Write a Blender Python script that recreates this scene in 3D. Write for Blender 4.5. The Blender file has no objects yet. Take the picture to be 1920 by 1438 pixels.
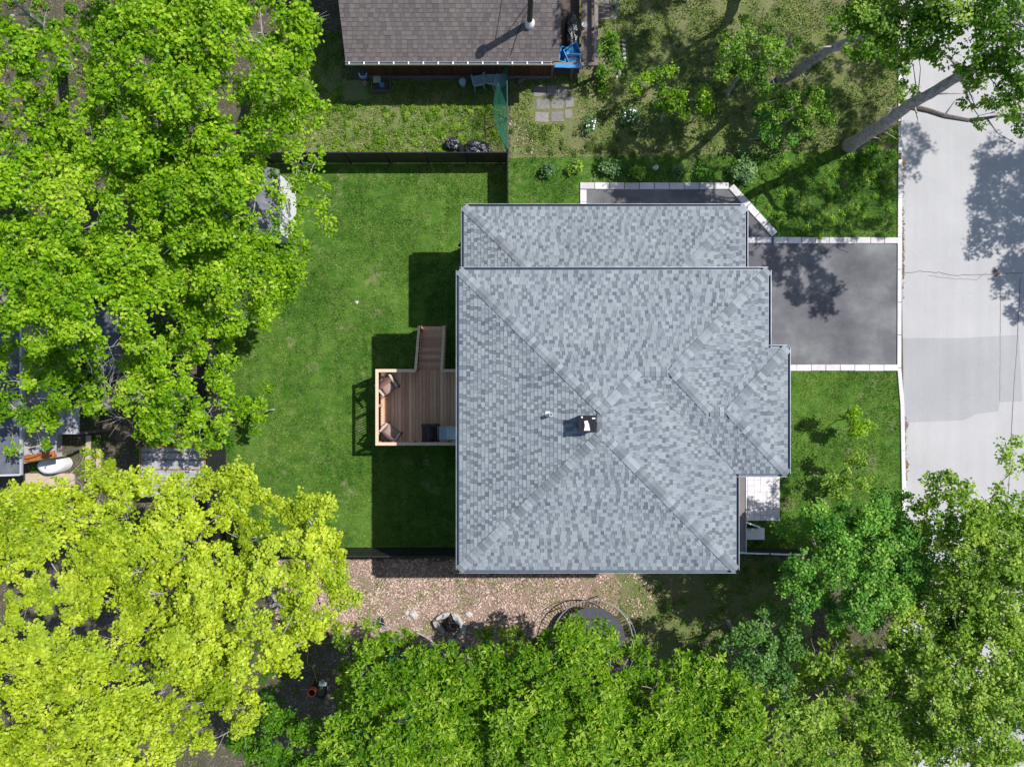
import bpy, math, random
import numpy as np
from mathutils import Vector, Matrix

# ------------------------------------------------------------------ camera, sky, sun, exposure
H = 29.6                    # drone height in metres
F = 1331.0                  # focal length in pixels of the 1920 px photograph
scene = bpy.context.scene
C = scene.collection
cam_d = bpy.data.cameras.new('camera'); cam = bpy.data.objects.new('camera', cam_d); C.objects.link(cam)
cam.location = (0, 0, H); cam.rotation_euler = (0, 0, 0)
cam_d.sensor_fit = 'HORIZONTAL'; cam_d.sensor_width = 36.0; cam_d.lens = F / 1920 * 36
cam_d.clip_start = 0.5; cam_d.clip_end = 600
scene.camera = cam

SX, SY = 0.66, 0.30         # shadow shift per metre of height (towards -x, -y)
sun_dir = Vector((SX, SY, 1)).normalized()
elev = math.asin(sun_dir.z); rot = math.atan2(SX, SY)
world = bpy.data.worlds.new('World'); scene.world = world; world.use_nodes = True
nt = world.node_tree; nt.nodes.clear()
sky = nt.nodes.new('ShaderNodeTexSky'); sky.sky_type = 'NISHITA'; sky.sun_disc = False
sky.sun_elevation = elev; sky.sun_rotation = rot
bg = nt.nodes.new('ShaderNodeBackground'); bg.inputs[1].default_value = 0.11
wo = nt.nodes.new('ShaderNodeOutputWorld')
nt.links.new(sky.outputs[0], bg.inputs[0]); nt.links.new(bg.outputs[0], wo.inputs[0])
sun_d = bpy.data.lights.new('sun', 'SUN'); sun_d.energy = 4.6; sun_d.angle = math.radians(0.55); sun_d.color = (1, 0.96, 0.90)
sun = bpy.data.objects.new('sun', sun_d); C.objects.link(sun)
sun.rotation_euler = sun_dir.to_track_quat('Z', 'Y').to_euler(); sun.location = (20, 10, 40)
scene.view_settings.view_transform = 'Standard'; scene.view_settings.look = 'None'
scene.view_settings.gamma = 1; scene.view_settings.use_curve_mapping = False
scene.view_settings.exposure = 0.34
scene.cycles.max_bounces = 6; scene.cycles.transparent_max_bounces = 12

rng = np.random.default_rng(7); random.seed(7)

# ------------------------------------------------------------------ helpers
def P(px, py, z=0.0):
    k = (H - z) / F
    return Vector(((px - 960) * k, (719 - py) * k, z))
def P2(px, py, z=0.0):
    v = P(px, py, z); return (v.x, v.y)

def tag(o, label=None, cat=None, group=None, kind=None):
    if label: o['label'] = label
    if cat: o['category'] = cat
    if group: o['group'] = group
    if kind: o['kind'] = kind
    return o
def thing(name, label, cat, loc=(0, 0, 0), rz=0.0, group=None):
    o = bpy.data.objects.new(name, None); C.objects.link(o)
    o.location = loc; o.rotation_euler = (0, 0, rz); o.empty_display_size = 0.2
    return tag(o, label, cat, group)
def link(name, me, parent=None, loc=None, rz=None):
    o = bpy.data.objects.new(name, me); C.objects.link(o)
    if parent: o.parent = parent
    if loc is not None: o.location = loc
    if rz is not None: o.rotation_euler = (0, 0, rz)
    return o
def copy_tree(o, parent=None):
    c = o.copy(); C.objects.link(c); c.parent = parent
    for ch in list(o.children): copy_tree(ch, c)
    return c

class MB:
    def __init__(s): s.v = []; s.f = []; s.t = []
    def add(s, vs, fs, tone=0.5):
        n = len(s.v); s.v += [tuple(v) for v in vs]
        for f in fs: s.f.append(tuple(i + n for i in f)); s.t.append(tone)
    def box(s, x0, x1, y0, y1, z0, z1, M=None, tone=0.5):
        vs = [Vector(p) for p in ((x0,y0,z0),(x1,y0,z0),(x1,y1,z0),(x0,y1,z0),(x0,y0,z1),(x1,y0,z1),(x1,y1,z1),(x0,y1,z1))]
        if M is not None: vs = [M @ v for v in vs]
        s.add(vs, [(0,3,2,1),(4,5,6,7),(0,1,5,4),(1,2,6,5),(2,3,7,6),(3,0,4,7)], tone)
    def bar(s, a, b, w, h, up=(0, 0, 1), tone=0.5):
        a = Vector(a); b = Vector(b); d = (b - a).normalized(); u = Vector(up)
        if abs(d.dot(u)) > 0.98: u = Vector((0, 1, 0))
        r = d.cross(u).normalized(); u = r.cross(d)
        vs = []
        for p in (a, b):
            for i, j in ((-1,-1),(1,-1),(1,1),(-1,1)): vs.append(p + r*(i*w/2) + u*(j*h/2))
        s.add(vs, [(0,1,2,3),(7,6,5,4),(0,4,5,1),(1,5,6,2),(2,6,7,3),(3,7,4,0)], tone)
    def prism(s, poly, z0, z1, tone=0.5):
        n = len(poly); a = sum(poly[i][0]*poly[(i+1)%n][1]-poly[(i+1)%n][0]*poly[i][1] for i in range(n))
        if a < 0: poly = poly[::-1]
        vs = [(x, y, z0) for x, y in poly] + [(x, y, z1) for x, y in poly]
        fs = [tuple(range(n))[::-1], tuple(range(n, 2*n))] + [(i, (i+1)%n, n+(i+1)%n, n+i) for i in range(n)]
        s.add(vs, fs, tone)
    def poly(s, pts, tone=0.5): s.add(pts, [tuple(range(len(pts)))], tone)
    def tube(s, pts, radii, n=6, caps=True, tone=0.5):
        pts = [Vector(p) for p in pts]; m = len(pts)
        if not hasattr(radii, '__len__'): radii = [radii]*m
        base = len(s.v)
        for i in range(m):
            d = (pts[min(i+1, m-1)] - pts[max(i-1, 0)])
            d = d.normalized() if d.length > 1e-6 else Vector((0,0,1))
            u = Vector((0, 0, 1)) if abs(d.z) < 0.9 else Vector((1, 0, 0))
            r = d.cross(u).normalized(); u = r.cross(d)
            for k in range(n):
                a = 2*math.pi*k/n
                s.v.append(tuple(pts[i] + (r*math.cos(a) + u*math.sin(a))*radii[i]))
        for i in range(m-1):
            for k in range(n):
                a = base+i*n+k; b = base+i*n+(k+1)%n
                s.f.append((a, b, b+n, a+n)); s.t.append(tone)
        if caps:
            s.f.append(tuple(base+k for k in range(n))[::-1]); s.t.append(tone)
            s.f.append(tuple(base+(m-1)*n+k for k in range(n))); s.t.append(tone)
    def lathe(s, prof, n=16, c=(0,0,0), sx=1, sy=1, tone=0.5):
        base = len(s.v); m = len(prof)
        for r, z in prof:
            for k in range(n):
                a = 2*math.pi*k/n; s.v.append((c[0]+r*sx*math.cos(a), c[1]+r*sy*math.sin(a), c[2]+z))
        for i in range(m-1):
            for k in range(n):
                a = base+i*n+k; b = base+i*n+(k+1)%n
                s.f.append((a, b, b+n, a+n)); s.t.append(tone)
        s.f.append(tuple(base+(m-1)*n+k for k in range(n))); s.t.append(tone)
    def mesh(s, name, mat, smooth=False):
        me = bpy.data.meshes.new(name); me.from_pydata(s.v, [], s.f)
        at = me.attributes.new('tone', 'FLOAT', 'FACE'); at.data.foreach_set('value', np.array(s.t, 'f'))
        me.materials.append(mat)
        if smooth: me.polygons.foreach_set('use_smooth', [True]*len(me.polygons))
        me.update(); return me
    def build(s, name, mat, parent=None, loc=None, rz=None, smooth=False):
        return link(name, s.mesh(name, mat, smooth), parent, loc, rz)

def np_mesh(name, V, Fc, mat, tone=None):
    """V (n,3), Fc (m,k) with constant k"""
    me = bpy.data.meshes.new(name); n, (m, k) = len(V), Fc.shape
    me.vertices.add(n); me.vertices.foreach_set('co', np.ascontiguousarray(V, 'f').ravel())
    me.loops.add(m*k); me.loops.foreach_set('vertex_index', np.ascontiguousarray(Fc, 'i').ravel())
    me.polygons.add(m); me.polygons.foreach_set('loop_start', np.arange(0, m*k, k, dtype='i'))
    me.polygons.foreach_set('loop_total', np.full(m, k, 'i'))
    if tone is not None:
        at = me.attributes.new('tone', 'FLOAT', 'FACE'); at.data.foreach_set('value', np.asarray(tone, 'f'))
    me.materials.append(mat); me.update(calc_edges=True); return me

# ------------------------------------------------------------------ materials
def newmat(name):
    m = bpy.data.materials.new(name); m.use_nodes = True
    n = m.node_tree; n.nodes.clear(); return m, n
def nd(n, t, **kw):
    x = n.nodes.new(t)
    for k, v in kw.items(): setattr(x, k, v)
    return x
def noise(n, scale, detail=3, rough=0.6, vec=None):
    x = nd(n, 'ShaderNodeTexNoise'); x.inputs['Scale'].default_value = scale
    x.inputs['Detail'].default_value = detail; x.inputs['Roughness'].default_value = rough
    if vec is not None: n.links.new(vec, x.inputs['Vector'])
    return x.outputs['Fac']
def ramp(n, fac, stops, interp='LINEAR'):
    x = nd(n, 'ShaderNodeValToRGB'); x.color_ramp.interpolation = interp
    e = x.color_ramp.elements
    while len(e) < len(stops): e.new(0.5)
    for i, (p, c) in enumerate(stops):
        e[i].position = p; e[i].color = (*c, 1) if len(c) == 3 else c
    n.links.new(fac, x.inputs[0]); return x.outputs[0]
def mix(n, fac, a, b, mode='MIX'):
    x = nd(n, 'ShaderNodeMix', data_type='RGBA', blend_type=mode)
    for sock, v in ((x.inputs[0], fac), (x.inputs[6], a), (x.inputs[7], b)):
        if hasattr(v, 'links'): n.links.new(v, sock)
        else: sock.default_value = v if not isinstance(v, tuple) else (*v, 1)
    return x.outputs[2]
def pos(n): return nd(n, 'ShaderNodeNewGeometry').outputs['Position']
def objc(n): return nd(n, 'ShaderNodeTexCoord').outputs['Object']
def attr(n): return nd(n, 'ShaderNodeAttribute', attribute_name='tone').outputs['Fac']
def finish(m, n, col, rough=0.8, spec=0.3, bump=None, bstr=0.3, bdist=0.02, metal=0.0):
    b = nd(n, 'ShaderNodeBsdfPrincipled'); o = nd(n, 'ShaderNodeOutputMaterial')
    if hasattr(col, 'links'): n.links.new(col, b.inputs['Base Color'])
    else: b.inputs['Base Color'].default_value = (*col, 1)
    b.inputs['Roughness'].default_value = rough; b.inputs['Specular IOR Level'].default_value = spec
    b.inputs['Metallic'].default_value = metal
    if bump is not None:
        bp = nd(n, 'ShaderNodeBump'); bp.inputs['Strength'].default_value = bstr; bp.inputs['Distance'].default_value = bdist
        n.links.new(bump, bp.inputs['Height']); n.links.new(bp.outputs[0], b.inputs['Normal'])
    n.links.new(b.outputs[0], o.inputs[0]); return m
def plain(name, c, rough=0.7, var=0.25, scale=8.0, spec=0.3, metal=0.0, bump=0.15):
    """one colour with mottled wear"""
    m, n = newmat(name); v = objc(n)
    f = noise(n, scale, 5, 0.65, v)
    lo = tuple(x*(1-var) for x in c); hi = tuple(min(1, x*(1+var)) for x in c)
    col = ramp(n, f, [(0.3, lo), (0.7, hi)])
    return finish(m, n, col, rough, spec, noise(n, scale*9, 3, 0.6, v), bump, 0.01, metal)
def toned(name, c0, c1, rough=0.85, grain=60.0, gamt=0.25, spec=0.25, blotch=None):
    """colour picked per piece by its tone, with a fine grain"""
    m, n = newmat(name); v = pos(n)
    col = ramp(n, attr(n), [(0.0, c0), (1.0, c1)])
    g = noise(n, grain, 3, 0.7, v)
    col = mix(n, 1.0, col, ramp(n, g, [(0.25, (1-gamt,)*3), (0.75, (1+gamt,)*3)]), 'MULTIPLY')
    if blotch:
        b = noise(n, blotch, 4, 0.6, v)
        col = mix(n, 1.0, col, ramp(n, b, [(0.3, (0.86, 0.87, 0.9)), (0.7, (1.07, 1.06, 1.04))]), 'MULTIPLY')
    return finish(m, n, col, rough, spec, g, 0.3, 0.004)
def leafmat(name, dark, mid, light, trans=0.35, rough=0.42):
    m, n = newmat(name)
    col = ramp(n, attr(n), [(0.0, dark), (0.5, mid), (1.0, light)])
    v = noise(n, 0.9, 3, 0.6, pos(n))
    col = mix(n, 1.0, col, ramp(n, v, [(0.3, (0.8, 0.86, 0.9)), (0.7, (1.16, 1.1, 0.95))]), 'MULTIPLY')
    b = nd(n, 'ShaderNodeBsdfPrincipled'); b.inputs['Roughness'].default_value = rough
    b.inputs['Specular IOR Level'].default_value = 0.22
    n.links.new(col, b.inputs['Base Color'])
    t = nd(n, 'ShaderNodeBsdfTranslucent')
    n.links.new(mix(n, 1.0, col, (1.25, 1.3, 0.6), 'MULTIPLY'), t.inputs['Color'])
    x = nd(n, 'ShaderNodeMixShader'); x.inputs[0].default_value = trans
    n.links.new(b.outputs[0], x.inputs[1]); n.links.new(t.outputs[0], x.inputs[2])
    o = nd(n, 'ShaderNodeOutputMaterial'); n.links.new(x.outputs[0], o.inputs[0]); return m

def ground_mat(name, a, b, c, d, s1=0.7, s2=7.0, s3=38.0, thr=0.56, bstr=0.5, worn=0):
    """a/b: two main covers mixed in large patches, c: small flecks, d: dark specks between"""
    m, n = newmat(name); v = pos(n)
    n1 = noise(n, s1, 5, 0.65, v); n2 = noise(n, s2, 4, 0.7, v); n3 = noise(n, s3, 2, 0.6, v)
    big = mix(n, 0.5, ramp(n, n1, [(0.40, (0,)*3), (0.62, (1,)*3)]), ramp(n, n2, [(0.38, (0,)*3), (0.64, (1,)*3)]))
    bw = nd(n, 'ShaderNodeRGBToBW'); n.links.new(big, bw.inputs[0])
    col = mix(n, bw.outputs[0], a, b)
    f = nd(n, 'ShaderNodeMath', operation='MULTIPLY'); n.links.new(ramp(n, n3, [(thr, (0,)*3), (thr+0.12, (1,)*3)]), f.inputs[0])
    n.links.new(ramp(n, noise(n, 2.3, 4, 0.6, v), [(0.42, (0.12,)*3), (0.65, (1,)*3)]), f.inputs[1])
    col = mix(n, f.outputs[0], col, c)
    if worn:
        wn = ramp(n, noise(n, 0.75, 7, 0.72, v), [(0.57, (0,)*3), (0.72, (worn,)*3)])
        col = mix(n, wn, col, c)
    col = mix(n, ramp(n, noise(n, 27.0, 3, 0.7, v), [(0.30, (0.85,)*3), (0.46, (0,)*3)]), col, d)
    return finish(m, n, col, 0.95, 0.1, n3, bstr, 0.03)

M_SOIL = ground_mat('woodland floor', (0.105, 0.085, 0.068), (0.045, 0.062, 0.020), (0.27, 0.22, 0.18), (0.025, 0.022, 0.018), 0.8, 6.0, 14.0, 0.50, 0.9)
M_LAWN = ground_mat('mown lawn', (0.022, 0.086, 0.005), (0.100, 0.190, 0.028), (0.30, 0.25, 0.17), (0.012, 0.042, 0.003), 0.45, 3.0, 18.0, 0.57, 0.5, 0.7)
M_WEED = ground_mat('weedy grass', (0.17, 0.17, 0.085), (0.11, 0.18, 0.025), (0.32, 0.28, 0.21), (0.045, 0.075, 0.015), 0.6, 6.0, 26.0, 0.55)
M_ROUGH = ground_mat('rough yard', (0.165, 0.155, 0.080), (0.095, 0.150, 0.030), (0.32, 0.29, 0.18), (0.050, 0.052, 0.022), 0.55, 5.0, 22.0, 0.52)
M_LITTER = ground_mat('leaf litter', (0.31, 0.215, 0.175), (0.20, 0.165, 0.105), (0.55, 0.41, 0.36), (0.085, 0.062, 0.045), 0.8, 6.0, 22.0, 0.52, 0.8)
M_BLADE = toned('grass blades', (0.016, 0.072, 0.003), (0.220, 0.310, 0.060), 0.6, 3.0, 0.15, 0.3)
M_WBLADE = toned('weed blades', (0.065, 0.155, 0.010), (0.29, 0.36, 0.09), 0.6, 3.0, 0.15, 0.3)
M_DRYLEAF = toned('dry leaves', (0.17, 0.105, 0.075), (0.74, 0.56, 0.50), 0.8, 12.0, 0.15)
M_SHINGLE = toned('grey shingles', (0.098, 0.115, 0.134), (0.262, 0.295, 0.322), 0.9, 90.0, 0.22, 0.2, 0.9)
M_CAP = toned('ridge cap shingles', (0.142, 0.160, 0.180), (0.258, 0.290, 0.318), 0.9, 90.0, 0.25, 0.2)
M_BSHINGLE = toned('brown shingles', (0.105, 0.092, 0.091), (0.180, 0.159, 0.155), 0.9, 70.0, 0.25, 0.2, 0.6)
M_DECKROOF = plain('roof underlay', (0.11, 0.13, 0.15), 0.9)
M_GUTTER = plain('slate metal', (0.13, 0.16, 0.20), 0.35, 0.15, 3, 0.5, 0.3)
M_RIM = plain('slate metal rim', (0.24, 0.28, 0.33), 0.4, 0.2, 3, 0.4, 0.2)
M_LTGUT = plain('pale metal edge', (0.55, 0.58, 0.62), 0.35, 0.15, 3, 0.5, 0.4)
M_SIDING = plain('pale siding', (0.42, 0.41, 0.40), 0.8, 0.08)
M_GLASS = plain('window glass', (0.03, 0.04, 0.05), 0.05, 0.1, 2, 0.6)
M_WHITE = plain('white paint', (0.74, 0.74, 0.75), 0.5, 0.08, 5)
M_BLACK = plain('black metal', (0.014, 0.016, 0.020), 0.65, 0.3, 10, 0.15)
M_CHAR = plain('charcoal fence', (0.022, 0.023, 0.026), 0.55, 0.3, 3)
M_CONC = toned('concrete', (0.36, 0.35, 0.35), (0.62, 0.60, 0.61), 0.85, 40.0, 0.12, 0.25, 1.5)
M_EDGE = toned('pale edging stone', (0.43, 0.41, 0.42), (0.68, 0.65, 0.68), 0.85, 40.0, 0.10, 0.25, 3.0)
M_SLAB = toned('weathered slab', (0.20, 0.19, 0.18), (0.34, 0.32, 0.31), 0.9, 12.0, 0.3, 0.25, 1.5)
M_DECK = None
M_BARK = plain('grey bark', (0.37, 0.335, 0.33), 0.95, 0.5, 7, 0.15, 0, 1.0)
M_PALEBARK = plain('pale bark', (0.36, 0.34, 0.33), 0.95, 0.35, 9, 0.15, 0, 0.6)
M_DKBARK = plain('dark bark', (0.15, 0.135, 0.13), 0.95, 0.4, 9, 0.15, 0, 0.8)
M_BRWALL = toned('brown board wall', (0.055, 0.026, 0.013), (0.105, 0.05, 0.026), 0.8, 20, 0.2)
M_FOUND = plain('grey foundation', (0.16, 0.15, 0.14), 0.9, 0.3)
M_SLATE = plain('slate roof felt', (0.095, 0.105, 0.125), 0.85, 0.3, 3)
M_PANEL = plain('weathered sheet', (0.33, 0.33, 0.36), 0.6, 0.35, 4)
M_RUST = plain('rusty steel', (0.27, 0.13, 0.075), 0.8, 0.4, 12)
M_ORWOOD = plain('orange stained timber', (0.33, 0.115, 0.035), 0.7, 0.25, 8)
M_PLY = plain('pale board', (0.46, 0.37, 0.27), 0.8, 0.2, 6)
M_OLDWOOD = toned('weathered timber', (0.085, 0.065, 0.055), (0.24, 0.20, 0.185), 0.9, 25, 0.3, 0.2, 3.0)
M_TARP = plain('blue plastic', (0.04, 0.24, 0.52), 0.4, 0.2, 6)
M_LTBLUE = plain('pale blue plastic', (0.38, 0.52, 0.62), 0.4, 0.15, 6)
M_GREYPL = plain('grey plastic', (0.45, 0.54, 0.58), 0.45, 0.2, 6)
M_BAG = plain('black plastic bag', (0.018, 0.022, 0.03), 0.22, 0.4, 10, 0.6, 0, 0.9)
M_GREENWIRE = plain('green coated wire', (0.015, 0.11, 0.075), 0.5, 0.2)
M_BROWNCUSH = plain('brown cushion', (0.19, 0.105, 0.092), 0.9, 0.15, 14)
M_RAIL = plain('pale rail timber', (0.64, 0.48, 0.36), 0.75, 0.12, 10)
M_SEAT = plain('faded brown seat', (0.34, 0.235, 0.205), 0.9, 0.15, 14)
M_TANWEB = plain('tan webbing', (0.5, 0.40, 0.33), 0.9, 0.2, 20)
M_DKFRAME = plain('dark brown frame', (0.055, 0.042, 0.045), 0.5, 0.25)
M_GRILL = plain('blue grey enamel', (0.26, 0.36, 0.40), 0.4, 0.12, 6)
M_STONE = toned('pale rough stone', (0.20, 0.19, 0.18), (0.52, 0.49, 0.47), 0.95, 14, 0.35, 0.2, 5.0)
M_ASH = plain('ashes', (0.07, 0.052, 0.042), 0.95, 0.5, 12)
M_TRAMP = plain('trampoline mat', (0.060, 0.063, 0.078), 0.7, 0.15, 6)
M_STEEL = plain('galvanised steel', (0.50, 0.51, 0.52), 0.35, 0.15, 8, 0.5, 0.6)
M_ORANGE = plain('orange plastic', (0.62, 0.13, 0.03), 0.4, 0.12)
M_YELLOW = plain('yellow cable', (0.55, 0.33, 0.05), 0.5, 0.1)
M_MEMBRANE = plain('brown grey membrane', (0.175, 0.165, 0.165), 0.85, 0.10, 2)
M_PETAL = plain('white petals', (0.8, 0.78, 0.8), 0.6, 0.05)

def deck_mat():
    m, n = newmat('deck timber'); v = objc(n)
    mp = nd(n, 'ShaderNodeMapping'); n.links.new(v, mp.inputs[0]); mp.inputs['Scale'].default_value = (30, 2.0, 30)
    g = noise(n, 1.0, 5, 0.7, mp.outputs[0])
    col = ramp(n, attr(n), [(0.0, (0.54, 0.305, 0.190)), (1.0, (0.85, 0.55, 0.37))])
    col = mix(n, 1.0, col, ramp(n, g, [(0.25, (0.72, 0.70, 0.68)), (0.75, (1.2, 1.2, 1.2))]), 'MULTIPLY')
    return finish(m, n, col, 0.75, 0.25, g, 0.2, 0.004)
M_DECK = deck_mat()
def asphalt_mat():
    m, n = newmat('driveway asphalt'); v = pos(n)
    a = noise(n, 0.55, 5, 0.62, v); g = noise(n, 70, 3, 0.8, v)
    col = ramp(n, a, [(0.3, (0.080, 0.080, 0.092)), (0.50, (0.125, 0.127, 0.139)), (0.72, (0.205, 0.213, 0.216))])
    col = mix(n, 1.0, col, ramp(n, g, [(0.2, (0.75,)*3), (0.8, (1.25,)*3)]), 'MULTIPLY')
    sp = ramp(n, noise(n, 28, 2, 0.5, v), [(0.76, (0,)*3), (0.79, (1,)*3)])
    col = mix(n, sp, col, (0.25, 0.25, 0.24))
    return finish(m, n, col, 0.9, 0.25, g, 0.4, 0.006)
M_ASPH = asphalt_mat()
def street_mat(name, lo, hi):
    m, n = newmat(name); v = pos(n)
    a = noise(n, 0.35, 6, 0.6, v); g = noise(n, 55, 3, 0.8, v)
    mp = nd(n, 'ShaderNodeMapping'); n.links.new(v, mp.inputs[0]); mp.inputs['Scale'].default_value = (3.0, 0.18, 1)
    st = noise(n, 1.0, 4, 0.6, mp.outputs[0])
    col = ramp(n, a, [(0.3, lo), (0.7, hi)])
    col = mix(n, 1.0, col, ramp(n, st, [(0.3, (0.96,)*3), (0.7, (1.03,)*3)]), 'MULTIPLY')
    col = mix(n, 1.0, col, ramp(n, g, [(0.25, (0.80,)*3), (0.75, (1.17,)*3)]), 'MULTIPLY')
    sp = ramp(n, noise(n, 22, 2, 0.5, v), [(0.22, (1,)*3), (0.26, (0,)*3)])
    col = mix(n, sp, col, (0.25, 0.24, 0.23))
    return finish(m, n, col, 0.9, 0.2, g, 0.25, 0.004)
M_STREET = street_mat('worn pale road', (0.365, 0.362, 0.370), (0.43, 0.427, 0.436))
M_PATCH = street_mat('greyer road repair', (0.300, 0.300, 0.315), (0.355, 0.355, 0.37))
M_CRACK = plain('thin line', (0.15, 0.14, 0.14), 0.9, 0.3)
M_DIRT = toned('brown debris', (0.12, 0.07, 0.04), (0.30, 0.20, 0.13), 0.95, 20, 0.3)
def screen_mat():
    m, n = newmat('dark fence screen')
    b = nd(n, 'ShaderNodeBsdfPrincipled'); b.inputs['Base Color'].default_value = (0.010, 0.011, 0.013, 1); b.inputs['Roughness'].default_value = 0.7
    t = nd(n, 'ShaderNodeBsdfTransparent'); x = nd(n, 'ShaderNodeMixShader'); x.inputs[0].default_value = 0.85
    n.links.new(t.outputs[0], x.inputs[1]); n.links.new(b.outputs[0], x.inputs[2])
    o = nd(n, 'ShaderNodeOutputMaterial'); n.links.new(x.outputs[0], o.inputs[0]); return m
M_SCREEN = screen_mat()

L_SPRING = leafmat('fresh green leaves', (0.078, 0.210, 0.004), (0.235, 0.440, 0.008), (0.45, 0.60, 0.050), 0.44)
L_YELLOW = leafmat('yellow green leaves', (0.20, 0.31, 0.008), (0.42, 0.535, 0.030), (0.58, 0.66, 0.085), 0.38)
L_LONG = leafmat('long green leaves', (0.050, 0.160, 0.004), (0.165, 0.330, 0.008), (0.42, 0.56, 0.075), 0.38)
L_BLUE = leafmat('cool green leaves', (0.045, 0.175, 0.022), (0.140, 0.350, 0.042), (0.36, 0.55, 0.11), 0.38)
L_OLIVE = leafmat('olive green leaves', (0.085, 0.200, 0.016), (0.255, 0.410, 0.040), (0.48, 0.59, 0.14), 0.42)
L_DEEP = leafmat('deep green leaves', (0.032, 0.130, 0.004), (0.100, 0.250, 0.008), (0.22, 0.39, 0.030), 0.40)
L_STREET = leafmat('street tree leaves', (0.050, 0.150, 0.010), (0.175, 0.340, 0.030), (0.38, 0.52, 0.11), 0.48)
L_SAGE = leafmat('sage green leaves', (0.040, 0.135, 0.026), (0.125, 0.270, 0.055), (0.28, 0.44, 0.13), 0.32)
L_COVER = leafmat('dull weed leaves', (0.040, 0.080, 0.008), (0.10, 0.165, 0.018), (0.22, 0.28, 0.06), 0.3)
L_GLAUC = leafmat('grey green leaves', (0.045, 0.125, 0.045), (0.115, 0.225, 0.085), (0.23, 0.36, 0.16), 0.25)

# ------------------------------------------------------------------ the ground and what is laid on it
def sheet(name, label, poly_px, z, mat, sub=None):
    mb = MB()
    if sub:
        out = []
        for (x0,y0),(x1,y1) in zip(poly_px, poly_px[1:]+poly_px[:1]):
            n_ = max(1,int(math.hypot(x1-x0,y1-y0)/7))
            out += [(x0+(x1-x0)*k/n_+random.gauss(0,sub), y0+(y1-y0)*k/n_+random.gauss(0,sub)) for k in range(n_)]
        poly_px = out
    mb.poly([P(x, y, 0) + Vector((0, 0, z)) for x, y in poly_px][::-1])
    o = mb.build(name, mat); return tag(o, label, None, None, 'structure')
g = MB(); g.poly([(-300,-300,0),(300,-300,0),(300,300,0),(-300,300,0)])
tag(g.build('ground', M_SOIL), 'woodland floor of brown soil and weeds under and between the trees', kind='structure')
sheet('lawn', 'mown green lawn around the grey roofed house', [(425,303),(955,303),(956,296),(1683,282),(1686,640),(1688,700),(1694,1046),(425,1028)], 0.004, M_LAWN)
sheet('weedy_lawn', 'pale weedy grass behind the brown neighbouring house', [(470,60),(640,60),(640,150),(951,150),(951,300),(470,300)], 0.0045, M_WEED, 2.0)
sheet('rough_yard', 'rough shaded yard of weeds and bare soil beside the brown house', [(953,-60),(1683,-60),(1683,281),(957,296)], 0.0045, M_ROUGH, 1.5)
sheet('leaf_litter', 'strip of tan fallen leaves south of the house', [(490,1050),(760,1050),(1140,1054),(1165,1095),(1150,1180),(1000,1190),(900,1215),(700,1200),(560,1180),(500,1120)], 0.004, M_LITTER, 4.0)
sheet('shaded_yard', 'shaded rough ground right of the leaf litter strip', [(1150,1046),(1510,1046),(1520,1200),(1480,1300),(1250,1290),(1170,1200)], 0.0035, M_ROUGH, 4.0)
sheet('street', 'pale worn street along the right side', [(1690,-2600),(2700,-2600),(2700,3600),(1702,3600),(1696,930),(1690,445)], 0.006, M_STREET)
sheet('road_repair', 'greyer rectangular repair patch in the pale street', [(1693,634),(1800,634),(1910,628),(1917,752),(1874,754),(1872,771),(1832,776),(1806,788),(1694,792)], 0.010, M_PATCH)
sheet('driveway', 'dark asphalt driveway in front of the garage', [(1099,354),(1366,354),(1451,443),(1451,452),(1683,458),(1683,684),(1200,684),(1200,400),(1099,400)], 0.012, M_ASPH)
drive = bpy.data.objects['driveway']
# kerb
kb = MB(); kpts = [(1688,-2600),(1687,300),(1686,445),(1685,690),(1691,760),(1694,930),(1702,3600)]
for i, ((x0,y0),(x1,y1)) in enumerate(zip(kpts, kpts[1:])):
    a0 = P2(x0-3.6,y0); a1 = P2(x0+3.6,y0); b0 = P2(x1-3.6,y1); b1 = P2(x1+3.6,y1)
    n_ = max(1, int(abs(y1-y0)/60))
    for k in range(n_):
        t0, t1 = k/n_, (k+1)/n_-0.004
        L = lambda p,q,t: (p[0]+(q[0]-p[0])*t, p[1]+(q[1]-p[1])*t)
        kb.prism([L(a0,b0,t0), L(a1,b1,t0), L(a1,b1,t1), L(a0,b0,t1)], 0, 0.055, tone=0.75+0.25*random.random())
tag(kb.build('kerb', M_CONC), 'white concrete kerb between lawns and street', kind='structure')
# road cracks and thin dark lines
def strip(name, label, pts, w, z, mat, jitter=0.0):
    mb = MB(); out = []
    for (x0,y0),(x1,y1) in zip(pts, pts[1:]):
        n_ = max(1, int(math.hypot(x1-x0, y1-y0)/7)) if jitter else 1
        for k in range(n_): out.append((x0+(x1-x0)*k/n_+random.gauss(0,jitter), y0+(y1-y0)*k/n_+random.gauss(0,jitter)))
    out.append(pts[-1])
    for i in range(len(out)-1):
        a = P(*out[i]); b = P(*out[i+1]); d = (b-a).normalized(); r = Vector((-d.y, d.x, 0))*w/2
        up = Vector((0,0,z)); mb.poly([a-r+up, b-r+up, b+r+up, a+r+up])
    return tag(mb.build(name, mat), label, kind='structure')
strip('road_crack', 'long crack across the pale street', [(1694,511),(1738,509),(1790,516),(1860,515),(1925,512)], 0.022, 0.014, M_CRACK, 1.0)
strip('road_crack', 'fine branching crack beside the long street crack', [(1740,516),(1775,522),(1830,524),(1850,512)], 0.012, 0.014, M_CRACK, 1.2)
strip('dark_line', 'dark thin line running along the street', [(1913,520),(1907,640),(1900,740),(1893,880),(1880,1100)], 0.022, 0.014, M_CRACK, 0.3)
strip('road_joint', 'faint joint line along the street', [(1876,540),(1874,752)], 0.012, 0.014, M_CRACK, 0.2)
strip('asphalt_crack', 'jagged crack in the dark driveway', [(1548,474),(1556,466),(1566,459),(1574,468),(1590,474)], 0.02, 0.016, M_BLACK, 0.5)
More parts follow.
